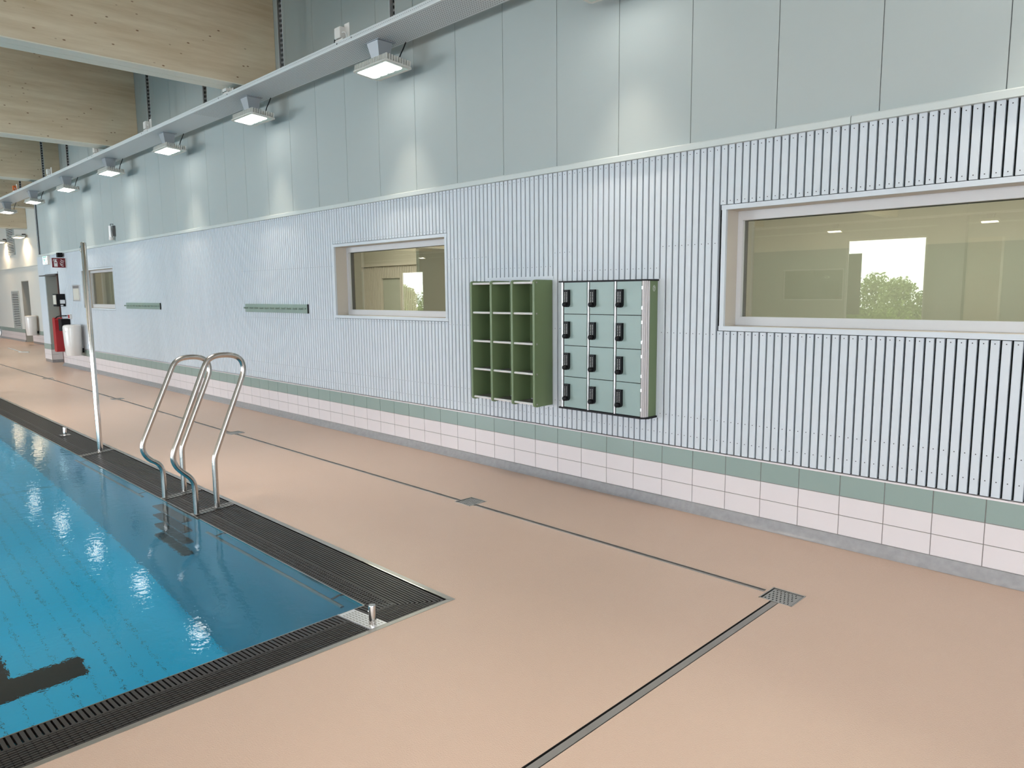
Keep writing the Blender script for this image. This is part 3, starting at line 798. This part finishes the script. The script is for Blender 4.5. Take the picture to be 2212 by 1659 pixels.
# long channel and cross channel
segs = []
xs = sorted([d[0] for d in DR])
edges = [-21.0]+[v for x in xs for v in (x-DH, x+DH)]
spans = [(edges[i], edges[i+1]) for i in range(0, len(edges)-1, 2)]
ch = empty('drain_channel', (-11, SLOTY, 0)); tag(ch, 'thin slotted floor channel running parallel to the slatted wall', 'drain channel')
for a, b in spans:
    b2 = min(b, -1.60)
    child(ch, MB().box(a, b2, SLOTY-0.018, SLOTY+0.018, -0.05, -0.03).box(a, b2, SLOTY-0.022, SLOTY-0.0175, -0.05, -0.0004).box(a, b2, SLOTY+0.0175, SLOTY+0.022, -0.05, -0.0004), 'trough', 'channel')
    child(ch, MB().box(a, b2, SLOTY-0.0115, SLOTY+0.0115, -0.012, -0.004), 'cover', 'steel_cover')
    child(ch, MB().box(a, b2, SLOTY-0.018, SLOTY-0.016, -0.03, 0.001).box(a, b2, SLOTY+0.016, SLOTY+0.018, -0.03, 0.001), 'edge', 'steel_dull')
ch = empty('drain_channel', (-1.504, 2, 0)); tag(ch, 'steel floor channel running towards the camera from the corner drain', 'drain channel')
child(ch, MB().box(-1.526, -1.482, -3, 3.34, -0.05, -0.03).box(-1.530, -1.5255, -3, 3.34, -0.05, -0.0004).box(-1.4825, -1.478, -3, 3.34, -0.05, -0.0004).box(-1.53, -1.478, -3.004, -3.0, -0.05, -0.0004), 'trough', 'channel')
child(ch, MB().box(-1.519, -1.489, -3, 3.34, -0.012, -0.003), 'cover', 'steel_cover')

# ================================================================== SHELF UNIT
e = empty('shelf_unit', (-4.28, YS, 0.62)); tag(e, 'olive green open wall shelf with twelve cubbies left of the lockers', 'shelf')
F0, F1 = 4.172, YS-0.002
for x in (-4.648, -4.402, -4.158, -3.915):
    r = 0.024; z0, z1 = 0.620, 1.634
    pr = [(F1, z0+0.004), (F1, z1-0.002)]+arc(F0+r, z1-r, r, PI/2, PI, 5)+arc(F0+r, z0+r, r, PI, 1.5*PI, 5)
    child(e, MB().extrude_x(pr, x-0.011, x+0.011), 'side_panel', 'green')
child(e, MB().box(-4.637, -3.926, YS-0.008, YS-0.002, 0.655, 1.60), 'back_panel', 'green')
zs = (1.612, 1.368, 1.126, 0.885, 0.643)
for a, b in ((-4.637, -4.413), (-4.391, -4.169), (-4.147, -3.926)):
    for z in zs:
        sh = MB(); nb = 9; d0, d1 = F0+0.028, F1-0.016
        for i in range(nb):
            y = d0+(d1-d0)*(i+0.5)/nb; sh.box(a, b, y-0.0075, y+0.0075, z-0.008, z+0.004)
        for x in (a+0.004, b-0.004, (a+b)/2): sh.box(x-0.003, x+0.003, d0, d1, z-0.010, z-0.004)
        so = child(e, sh, 'shelf', 'shelf_grey')
        lipo = MB().extrude_x([(F0+0.014, z-0.008), (F0+0.010, z), (F0+0.014, z+0.008), (F0+0.026, z+0.009), (F0+0.026, z-0.009)], a, b).build('front_lip', 'lip', so)
        lipo.matrix_parent_inverse = so.matrix_parent_inverse @ Matrix.Identity(4)
        lipo.matrix_parent_inverse = Matrix.Identity(4)
for z in zs:
    b = MB().lathe([(0.0075, 0), (0.0075, 0.003), (0.005, 0.0045)], seg=10)
    b.v = [(-3.904+v[2], 4.196+v[0], z+v[1]) for v in b.v]; child(e, b, 'bolt', 'steel_dull')

# ================================================================== LOCKERS
e = empty('locker_cabinet', (-3.3, YS, 0.64)); tag(e, 'sage green wall locker cabinet with twelve doors and black keypad locks', 'lockers')
LF = 4.240
child(e, MB().box(-3.690, -2.925, LF+0.018, YS-0.002, 0.645, 1.608), 'carcass', 'black')
child(e, MB().box(-2.926, -2.908, 4.292, YS-0.002, 0.645, 1.608), 'end_panel', 'green')
cap = [(-3.706, LF-0.006), (-2.935, LF-0.006), (-2.908, LF+0.02), (-2.898, LF+0.05), (-2.898, YS-0.001), (-3.706, YS-0.001)]
child(e, MB().prism(cap, 1.608, 1.619), 'top_plate', 'black'); child(e, MB().prism(cap, 0.632, 0.645), 'bottom_plate', 'black')
cols = [(-3.656, -3.434), (-3.405, -3.186), (-3.157, -2.944)]
for x0, x1 in ((-3.690, -3.668), (-3.430, -3.414), (-3.182, -3.166)):
    child(e, MB().prism([(x0, LF+0.018)]+[((x0+x1)/2+(x1-x0)/2*math.cos(t), LF+0.006-0.008*math.sin(t)) for t in [PI-PI*i/6 for i in range(7)]]+[(x1, LF+0.018)], 0.645, 1.608), 'upright', 'alu')
# fluted corner profile
cpf = [(-2.941, LF+0.02), (-2.941, LF-0.001)]
for i in range(13):
    t = i/12; x = -2.939+0.030*math.sin(t*PI/2); y = LF-0.002+0.052*(1-math.cos(t*PI/2)); kf = 0.0022*math.sin(i*PI)
    off = 0.0025 if i % 3 == 1 else 0
    cpf.append((x-off, y+off))
cpf += [(-2.909, 4.292), (-2.93, 4.292)]
child(e, MB().prism(cpf, 0.645, 1.608), 'corner_profile', 'alu_profile')
dh = 0.2405
for c in range(4):
    for dz in (0.04, 0.18):
        hz = MB().box(-2.9405, -2.932, LF-0.0045, LF+0.004, 0.648+c*dh+dz, 0.648+c*dh+dz+0.022); child(e, hz, 'hinge', 'alu')
def to_parent(mb, nm, m, parent, **k):
    ob = mb.build(nm, m, parent, **k); return ob
for ci, (x0, x1) in enumerate(cols):
    for ri in range(4):
        z1 = 1.606-ri*dh; z0 = z1-dh+0.0055
        dr = child(e, MB().cbox(x0, x1, LF, LF+0.016, z0, z1, 0.002), 'door', 'sage', bevel=0)
        lx0 = x0+0.016; lx1 = lx0+0.046; lz1 = z1-0.054; lz0 = lz1-0.128
        lb = MB().extrude_y([(lx0, lz1), (lx1, lz1)]+arc((lx0+lx1)/2, lz0+0.02, 0.023, 0, -PI, 8), LF-0.026, LF-0.0005)
        to_parent(lb, 'keypad_lock', 'black', dr)
        bt = MB()
        for i in range(7):
            for j in range(2):
                xx = lx0+0.014+j*0.018; zz = lz1-0.022-i*0.0112
                bt.box(xx-0.0022, xx+0.0022, LF-0.0275, LF-0.026, zz-0.002, zz+0.002)
        to_parent(bt, 'keypad_button', 'steel_dull', dr)
        kb = MB().lathe([(0.013, 0), (0.013, 0.006), (0.018, 0.010), (0.018, 0.022), (0.013, 0.028), (0.006, 0.030)], seg=16)
        kx, kz = (lx0+lx1)/2, lz0+0.017
        kb.v = [(kx+v[0], LF-0.026-v[2], kz+v[1]) for v in kb.v]; kb.f = [tuple(q) for q in kb.f]
        to_parent(kb, 'knob', 'black', dr, smooth=True)
lg = MB()
def ring_quads(mb, x, cy, cz, ry, rz, t):
    n = 14; pts = [(cy+ry*math.cos(2*PI*i/n), cz+rz*math.sin(2*PI*i/n), cy+(ry-t)*math.cos(2*PI*i/n), cz+(rz-t)*math.sin(2*PI*i/n)) for i in range(n)]
    for i in range(n):
        a, b = pts[i], pts[(i+1) % n]
        mb.quad((x, a[0], a[1]), (x, b[0], b[1]), (x, b[2], b[3]), (x, a[2], a[3]))
ring_quads(lg, -2.9072, 4.338, 1.556, 0.016, 0.021, 0.0028)
lg.tube([(-2.9072, 4.331, 1.563), (-2.9072, 4.338, 1.568), (-2.9072, 4.344, 1.560), (-2.9072, 4.333, 1.552), (-2.9072, 4.341, 1.545)], 0.0016, 5)
child(e, lg, 'logo', 'white')

# ================================================================== COAT RACKS
def rack(x0, x1, label):
    e = empty('coat_rack', ((x0+x1)/2, YS, 1.31)); tag(e, label, 'coat rack', 'green coat racks on the slatted wall')
    child(e, MB().box(x0, x1, YS-0.018, YS-0.001, 1.312, 1.418), 'board', 'rack_green', bevel=0.003)
    n = 11
    child(e, MB().box(x0+0.03, x1-0.03, YS-0.034, YS-0.018, 1.362, 1.374), 'hook_strip', 'rack_green')
    for i in range(n):
        x = x0+0.03+(x1-x0-0.06)*(i+0.5)/n
        child(e, MB().tube([(x, YS-0.02, 1.368), (x, YS-0.055, 1.366), (x, YS-0.082, 1.370)], [0.012, 0.010, 0.013], 10), 'hook', 'rack_green', smooth=True)
    child(e, MB().box(x1+0.0002, x1+0.004, YS-0.02, YS-0.001, 1.311, 1.419), 'end_cap', 'gasket')
rack(-9.37, -7.745, 'green coat rack nearer the camera, left of the middle window')
rack(-14.11, -12.465, 'smaller looking far green coat rack beside the smallest window')

# ================================================================== LIGHT RAIL
RY0, RY1, RZ = 3.857, 4.240, 3.80
rl = empty('light_rail', (-9, RY0, RZ)); tag(rl, 'long white perforated cable tray hung above the pool deck', 'cable tray')
RXA, RXB = -26.0, 3.0
child(rl, MB().box(RXA, RXB, RY0, RY1, RZ, RZ+0.003), 'tray_bottom', 'rail')
child(rl, MB().extrude_x([(RY0, RZ), (RY0-0.002, RZ+0.012), (RY0-0.002, RZ+0.048), (RY0+0.004, RZ+0.052), (RY0+0.004, RZ+0.003)], RXA, RXB), 'front_lip', 'rail')
child(rl, MB().box(RXA, RXB, RY1-0.003, RY1, RZ+0.003, RZ+0.05), 'rear_lip', 'rail')
pf = MB()
x = -3.0
while x > -9.5:
    if not (-100 < x < -100):
        for j in range(13):
            y = RY0+0.03+j*0.027; s = 0.0042
            pf.quad((x-s, y-s, RZ-0.0006), (x-s, y+s, RZ-0.0006), (x+s, y+s, RZ-0.0006), (x+s, y-s, RZ-0.0006))
        s = 0.003
        pf.quad((x-s, RY0-0.0026, RZ+0.028-s), (x+s, RY0-0.0026, RZ+0.028-s), (x+s, RY0-0.0026, RZ+0.028+s), (x-s, RY0-0.0026, RZ+0.028+s))
    x -= 0.025
for k in range(9):
    for dx in (-0.12, 0.12):
        xx = -5.72-2.583*k+dx-0.25; s = 0.007
        pf.quad((xx-s, RY0-0.003, RZ+0.03-s), (xx+s, RY0-0.003, RZ+0.03-s), (xx+s, RY0-0.003, RZ+0.03+s), (xx-s, RY0-0.003, RZ+0.03+s))
o = child(rl, pf, 'perforation', 'hole'); o['kind'] = 'stuff'
# strut hangers
hl = ['at the top centre, right of the largest beam', 'beside the right end of the largest beam', 'under the right half of the largest beam', 'between the largest beam and the second beam', 'hidden behind the second beam', 'in front of the third beam end', 'crossing the third beam', 'at the far left end']
for i, x in enumerate((-5.486, -7.495, -9.504, -11.45, -13.55, -15.74, -17.53, -19.6)):
    h = empty('strut_hanger', (x, 4.05, RZ)); tag(h, 'thin perforated steel hanger rod '+hl[i], 'hanger', 'strut hangers of the light rail')
    MB().box(-0.02, -0.016, -0.02, 0.02, 0.003, ZC-RZ-0.001).box(-0.02, 0.02, 0.016, 0.02, 0.003, ZC-RZ-0.001).build('channel', 'rail', h)
    sm = MB(); z = 0.03
    while z < ZC-RZ-0.06:
        sm.box(-0.0155, -0.014, -0.008, 0.012, z, z+0.028); sm.box(-0.008, 0.010, 0.0145, 0.0158, z, z+0.028); z += 0.05
    sm.build('slot', 'hole', h)['kind'] = 'stuff'
    MB().box(-0.014, 0.018, -0.018, -0.012, 0.003, ZC-RZ-0.001).build('inner_edge', 'grey_dark', h)

# floodlights
def floodlight(x, label, y0=3.94, z0=3.56, full=True):
    e = empty('floodlight', (x, 4.0875, z0)); tag(e, label, 'lamp', 'white floodlights along the light rail')
    hw, hd = 0.268, 0.1475
    tilt = math.atan2(0.025, 0.295)
    R = Matrix.Rotation(-tilt, 4, 'X')
    def T(mb):
        mb.v = [tuple(R @ Vector(v)) for v in mb.v]; return mb
    pl = MB().prism([(-hw, -hd+0.02), (-hw+0.02, -hd), (hw-0.02, -hd), (hw, -hd+0.02), (hw, hd-0.02), (hw-0.02, hd), (-hw+0.02, hd), (-hw, hd-0.02)], 0.0, 0.012)
    T(pl).build('flange', 'lamp_body', e)
    hb = MB().box(-hw+0.035, hw-0.035, -hd+0.03, hd-0.03, 0.012, 0.05)
    T(hb).build('housing', 'lamp_body', e)
    fn = MB(); n = 22
    for i in range(n):
        xx = -hw+0.03+(2*hw-0.06)*i/(n-1); fn.box(xx-0.0055, xx+0.0055, -hd+0.014, -hd+0.034, 0.012, 0.068); fn.box(xx-0.0055, xx+0.0055, hd-0.034, hd-0.014, 0.012, 0.068)
    n = 10
    for i in range(n):
        yy = -hd+0.02+(2*hd-0.04)*i/(n-1); fn.box(hw-0.038, hw-0.016, yy-0.006, yy+0.006, 0.012, 0.068); fn.box(-hw+0.016, -hw+0.038, yy-0.006, yy+0.006, 0.012, 0.068)
    T(fn).build('cooling_fins', 'lamp_body', e)
    T(MB().box(-hw+0.03, hw-0.03, -hd+0.022, hd-0.03, -0.003, 0.0)).build('cover_glass', 'lamp_glass', e)
    for i in range(4):
        cx = -0.168+0.112*i; wq = 0.054
        pts = [(cx-wq, -hd+0.03), (cx+wq, -hd+0.03), (cx+wq, hd-0.098)]+[(cx+(wq-0.02)*math.cos(t)+(0.02 if math.cos(t) > 0 else -0.02), hd-0.098+0.022*math.sin(t)) for t in [PI*j/6 for j in range(7)]]+[(cx-wq, hd-0.098)]
        T(MB().prism(pts, -0.006, -0.003)).build('led_module', 'led', e)
    # bracket
    zt = RZ-z0
    br = MB()
    for y in (-0.06, 0.04):
        pass
    v = [(-0.05, -0.06, 0.055), (0.05, -0.06, 0.055), (0.05, 0.05, 0.055), (-0.05, 0.05, 0.055), (-0.085, -0.10, zt-0.008), (0.085, -0.10, zt-0.008), (0.085, 0.06, zt-0.008), (-0.085, 0.06, zt-0.008)]
    br.v = v; br.f = [(0, 3, 2, 1), (4, 5, 6, 7), (0, 1, 5, 4), (1, 2, 6, 5), (2, 3, 7, 6), (3, 0, 4, 7)]
    br.build('bracket', 'lamp_bracket', e)
    MB().box(-0.10, 0.115, -0.11, 0.075, zt-0.008, zt-0.001).build('mounting_plate', 'lamp_bracket', e)
    MB().tube(smooth_path([(0.12, 0.10, 0.055), (0.13, 0.105, 0.12), (0.16, 0.125, 0.18), (0.175, 0.145, zt+0.0)]), 0.006, 6).build('cable', 'black', e, True)
    return e
LX = [-3.137-2.583*k for k in range(-1, 8)]
LAB = ['floodlight out of view right of the photo', 'floodlight just cut off by the top edge of the photo', 'nearest fully visible white floodlight under the rail', 'second fully visible floodlight under the largest beam end', 'third visible floodlight along the white rail', 'fourth visible floodlight along the white rail', 'fifth visible floodlight along the white rail', 'sixth visible floodlight near the wall corner', 'leftmost floodlight at the left photo edge']
SPOT_W = 150
for x, l in zip(LX, LAB):
    f = floodlight(x, l)
    sl = bpy.data.lights.new('lamp_beam', 'SPOT'); sl.energy = SPOT_W; sl.color = (1.0, 0.88, 0.74); sl.spot_size = math.radians(70); sl.spot_blend = 1.0; sl.shadow_soft_size = 0.10
    so = bpy.data.objects.new('lamp_beam', sl); C.objects.link(so); so.location = (0, -0.02, -0.02); so.parent = f
proto = f
# rail and lamps of the opposite side, seen mirrored in the panes
opp = empty('light_rail', (-8, Y0+0.5, RZ)); tag(opp, 'white cable tray along the opposite wall, mirrored in the panes', 'cable tray')
child(opp, MB().box(-36, 5, Y0+0.25, Y0+0.65, RZ, RZ+0.05), 'tray_bottom', 'rail')
for i, x in enumerate((-10.2, -5.55, -14.9, -0.9, -19.5, -24.2, -28.9, -33.5)):
    g = copy_tree(proto); g.location = (x, Y0+0.45, 3.56); g.rotation_euler.x = 0.3
    for ch in list(g.children):
        if ch.type == 'LIGHT': bpy.data.objects.remove(ch)
    g['label'] = 'floodlight on the opposite wall rail, mirrored in the panes'; g['group'] = 'floodlights of the opposite wall'

# connection boxes on the rail
def conn_box(x, label, orange=False):
    e = empty('connection_box', (x, RY0+0.05, RZ+0.003)); tag(e, label, 'connection box', 'connection boxes on the light rail')
    MB().box(0.03, 0.11, 0.028, 0.033, 0.0, 0.215).build('back_plate', 'white_plastic', e)
    MB().box(-0.055, 0.045, -0.03, 0.028, 0.085, 0.185).build('connector', 'orange' if orange else 'white_plastic', e, bevel=0.004)
    MB().box(-0.05, 0.09, -0.03, 0.03, 0.0, 0.075).build('base', 'white_plastic', e, bevel=0.004)
    MB().tube(smooth_path([(-0.06, 0.0, 0.14), (-0.10, 0.0, 0.10), (-0.10, 0.0, 0.04), (-0.07, 0.0, 0.0)]), 0.007, 6).build('cable', 'black', e, True)
    MB().tube(smooth_path([(0.05, -0.01, 0.13), (0.10, -0.01, 0.125), (0.13, -0.01, 0.08), (0.14, -0.01, 0.0)]), 0.006, 6).build('lead', 'white_plastic', e, True)
cl = ['white connection box on the rail above the nearest floodlight', 'white connection box on the rail at the largest beam end', 'third white connection box from the right on the rail', 'fourth white connection box from the right on the rail', 'small white connection box beside the orange one']
for x, l in zip((-6.11, -8.55, -11.18, -13.56, -16.54), cl): conn_box(x, l)
conn_box(-19.45, 'orange connection box on the far end of the rail', True)

# unseen lamps added between the beams to brighten the hall
HALL_W = 110; DECK_W = 80
hi = 0
for y in (1.45, -4.2, -9.2, -14.0):
    for x in (-1.2, -6.0, -10.8, -15.4, -20.1, -25.0, -30.4):
        hi += 1
        e = empty('ceiling_lamp', (x, y, 4.70)); tag(e, 'added unseen flat white lamp between the roof beams', 'ceiling lamp', 'added hall lamps between the beams')
        MB().box(-1.12, 1.12, -0.47, 0.47, 0.0, 0.05).build('housing', 'lamp_body', e, bevel=0.006)
        MB().box(-0.02, 0.02, -0.02, 0.02, 0.05, ZC-4.70).build('rod', 'rail', e)
        area_light('added_uplight', (0, 0, 0.056), (PI, 0, 0), 2.2, 0.9, 26 if x < -7 else 9, (1.0, 0.95, 0.88), e)  # added uplight to brighten the beams and upper walls
        area_light('added_downlight', (0, 0, -0.004), (0, 0, 0), 2.2, 0.9, (DECK_W*(0.45 if x > -2 else 0.85 if x > -7 else 0.95) if y > -1 else HALL_W), (1.0, 0.95, 0.88), e, math.radians(74 if y > 0 else 105))

# ================================================================== FAR LEFT DETAILS
def onwall(nm, mb_list, label, cat, loc, group=None):
    e = empty(nm, loc); tag(e, label, cat, group)
    for mb, n, m in mb_list: child(e, mb, n, m)
    return e
# exit sign
ex = MB().box(-19.44, -19.07, YS-0.062, YS-0.058, 2.268, 2.448)
gm = MB().box(-19.42, -19.09, YS-0.064, YS-0.062, 2.42, 2.44).box(-19.35, -19.31, YS-0.064, YS-0.062, 2.30, 2.41).box(-19.22, -19.12, YS-0.064, YS-0.062, 2.28, 2.30).box(-19.30, -19.2, YS-0.064, YS-0.062, 2.36, 2.375).box(-19.27, -19.245, YS-0.064, YS-0.062, 2.31, 2.36).box(-19.27, -19.235, YS-0.064, YS-0.062, 2.38, 2.405)
onwall('exit_sign', [(MB().box(-19.45, -19.06, YS-0.058, YS-0.002, 2.262, 2.452), 'case', 'white_plastic'), (ex, 'lit_face', 'exit_lit'), (gm, 'pictogram', 'exit_green')], 'lit green and white emergency exit sign above the far door', 'exit sign', (-19.25, YS, 2.26))
# fire extinguisher flag sign, perpendicular to the wall
fx = -17.80
fs = MB().box(fx-0.006, fx, YS-0.262, YS-0.012, 2.150, 2.350)
pic = MB(); px_ = fx+0.0012
def pq(y0, y1, z0, z1): pic.box(fx, px_, YS-0.262+y0, YS-0.262+y1, 2.150+z0, 2.150+z1)
pq(0.035, 0.100, 0.018, 0.120); pq(0.045, 0.090, 0.120, 0.150); pq(0.055, 0.075, 0.150, 0.168); pq(0.028, 0.10, 0.166, 0.176); pq(0.024, 0.034, 0.130, 0.170)
bar = MB().box(px_, px_+0.001, YS-0.262+0.045, YS-0.262+0.09, 2.150+0.092, 2.150+0.108)
for i, (yy, zz) in enumerate(((0.145, 0.03), (0.140, 0.062), (0.150, 0.10), (0.16, 0.135))):
    pic.tube([(px_, YS-0.262+yy+0.065, 2.150+zz), (px_, YS-0.262+yy+0.035, 2.150+zz+0.004), (px_, YS-0.262+yy+0.012, 2.150+zz+0.026), (px_, YS-0.262+yy+0.004, 2.150+zz+0.04)], [0.007, 0.007, 0.006, 0.002], 5)
onwall('fire_sign', [(fs, 'plate', 'dark_red'), (pic, 'pictogram', 'white'), (bar, 'pictogram_band', 'dark_red'), (MB().box(fx-0.02, fx+0.01, YS-0.014, YS-0.001, 2.14, 2.36), 'wall_bracket', 'white_plastic')],
       'dark red flag sign with white fire extinguisher and flames', 'sign', (fx, YS, 2.15))
onwall('loudspeaker', [(MB().box(-18.02, -17.90, YS-0.12, YS-0.03, 2.372, 2.468), 'case', 'black'), (MB().box(-17.98, -17.94, YS-0.03, YS-0.001, 2.40, 2.44), 'bracket', 'grey_dark')], 'small black loudspeaker on the wall above the red sign', 'loudspeaker', (-17.96, YS, 2.37))
onwall('key_box', [(MB().box(-18.40, -18.10, YS-0.165, YS-0.001, 1.325, 1.595), 'case', 'black'), (MB().box(-18.37, -18.13, YS-0.172, YS-0.165, 1.37, 1.57), 'keypad', 'paper'), (MB().box(-18.10, -18.06, YS-0.11, YS-0.02, 1.385, 1.465), 'side_label', 'alu'), (MB().box(-18.10, -18.09, YS-0.10, YS-0.05, 1.335, 1.36), 'latch', 'alu')], 'black wall box with a beige front beside the far door', 'wall box', (-18.25, YS, 1.32))
onwall('notice_frame', [(MB().box(-17.41, -16.92, YS-0.02, YS-0.001, 1.438, 1.777), 'frame', 'alu'), (MB().box(-17.37, -16.96, YS-0.023, YS-0.02, 1.465, 1.70), 'sheet', 'paper'), (MB().box(-17.37, -16.96, YS-0.023, YS-0.02, 1.705, 1.755), 'heading', 'shelf_grey')], 'framed paper notice on the wall left of the tall pole', 'notice', (-17.16, YS, 1.44))
rb = MB(); rb.extrude_y([(-18.62, 0.36), (-18.58, 0.32), (-18.46, 0.32), (-18.42, 0.36), (-18.42, 1.02), (-18.47, 1.075), (-18.57, 1.075), (-18.62, 1.02)], YS-0.165, W-0.001)
onwall('fire_extinguisher', [(rb, 'red_case', 'red'), (MB().box(-18.10, -17.86, YS-0.17, YS-0.001, 0.80, 1.06), 'black_bracket', 'black'), (MB().tube(smooth_path([(-18.44, YS-0.14, 1.06), (-18.40, YS-0.12, 1.10), (-18.2, YS-0.08, 1.12), (-17.95, YS-0.05, 1.125)]), 0.011, 8), 'hose', 'black')], 'tall red fire extinguisher case beside the far door', 'extinguisher', (-18.4, YS, 0.32))
onwall('alarm_button', [(MB().box(-17.84, -17.70, YS-0.04, YS-0.001, 1.06, 1.16), 'case', 'white_plastic'), (MB().box(-17.82, -17.72, YS-0.046, YS-0.04, 1.075, 1.145), 'red_front', 'red')], 'small white and red alarm button above the extinguisher', 'alarm button', (-17.77, YS, 1.06))
def bin_(x, yw, z0, z1, label):
    e = empty('waste_bin', (x, yw-0.195, z0)); tag(e, label, 'bin', 'white wall bins'); h = z1-z0
    MB().lathe([(0.160, 0), (0.170, 0.015), (0.187, h*0.4), (0.196, h*0.8), (0.196, h-0.06), (0.186, h-0.025), (0.155, h-0.006), (0.08, h)], seg=28, sx=1.05, sy=0.86).build('body', 'white_gloss', e, True)
    MB().box(-0.04, 0.04, 0.14, 0.182, 0.05, 0.14).build('wall_bracket', 'black', e)
    return e
bin_(-16.98, YS, 0.325, 0.965, 'white rounded plastic bin on the wall left of the tall pole')
bin_(-27.6, YB, 0.30, 0.94, 'smaller looking far white bin on the recessed wall')
# wall sensor stub above the ledge
onwall('wall_sensor', [(MB().tube([(-14.56, YS-0.045, 2.60), (-14.56, YS-0.05, 2.80)], [0.035, 0.028], 14), 'tube', 'alu'), (MB().lathe([(0.03, 0), (0.04, 0.01), (0.04, 0.055), (0.03, 0.065)], (-14.56, YS-0.045, 2.54), 14), 'cap', 'white_plastic'), (MB().tube([(-14.56, YS-0.045, 2.80), (-14.60, YS-0.03, 2.835), (-14.56, YS+0.0, 2.83)], 0.008, 6), 'loop', 'grey_dark'), (MB().box(-14.50, -14.48, YS-0.035, YS+0.013, 2.61, 2.80), 'mount', 'grey_dark')], 'small grey tube sensor on the wall above the ledge', 'sensor', (-14.56, YS, 2.54))
# grilles on the recessed wall
def grille(x0, x1, z0, z1, n, label):
    e = empty('vent_grille', (x0, YB, z0)); tag(e, label, 'vent grille', 'vent grilles on the recessed wall')
    child(e, MB().box(x0, x1, YB-0.006, YB-0.001, z0, z1), 'backing', 'channel')
    for i in range(n):
        z = z0+(z1-z0)*(i+0.5)/n; child(e, MB().box(x0+0.02, x1-0.02, YB-0.03, YB-0.006, z-(z1-z0)/n*0.27, z+(z1-z0)/n*0.27), 'slat', 'ledge')
    child(e, MB().box(x0-0.03, x0+0.02, YB-0.034, YB-0.001, z0-0.03, z1+0.03).box(x1-0.02, x1+0.03, YB-0.034, YB-0.001, z0-0.03, z1+0.03).box(x0, x1, YB-0.034, YB-0.001, z1, z1+0.05).box(x0, x1, YB-0.034, YB-0.001, z0-0.05, z0), 'frame', 'panel')
grille(-30.8, -29.85, 3.03, 3.90, 16, 'upper black slotted vent grille between the two warm wall lamps')
grille(-30.9, -29.88, 0.49, 1.70, 20, 'lower black slotted vent grille left of the niche door')
# warm wall lamps
def sconce(x, label):
    e = empty('wall_lamp', (x, YB, 3.45)); tag(e, label, 'wall lamp', 'warm wall lamps on the recessed wall')
    MB().box(-0.28, 0.28, -0.34, -0.06, 0.0, 0.07).build('housing', 'lamp_body', e, bevel=0.006)
    MB().box(-0.25, 0.25, -0.31, -0.09, -0.006, 0.0).build('lens', 'sconce_lit', e)
    MB().box(-0.03, 0.03, -0.10, -0.001, 0.03, 0.13).build('bracket', 'grey_dark', e)
    sl = bpy.data.lights.new('lamp_beam', 'SPOT'); sl.energy = 230; sl.color = (1.0, 0.72, 0.48); sl.spot_size = math.radians(150); sl.spot_blend = 0.4; sl.shadow_soft_size = 0.08
    so = bpy.data.objects.new('lamp_beam', sl); C.objects.link(so); so.location = (0, -0.16, -0.02); so.parent = e
sconce(-28.2, 'right one of two warm glowing wall lamps at the far left'); sconce(-31.1, 'left one of two warm glowing wall lamps at the photo edge')
# white stick on the floor
e = tag(MB().tube([(-26.2, 4.72, 0.012), (-23.9, 4.62, 0.012)], 0.012, 6).tube([(-24.0, 4.56, 0.012), (-23.75, 4.75, 0.012)], 0.014, 6).build('floor_squeegee', 'white_plastic', None, True), 'white long handled squeegee lying on the far floor', 'squeegee')
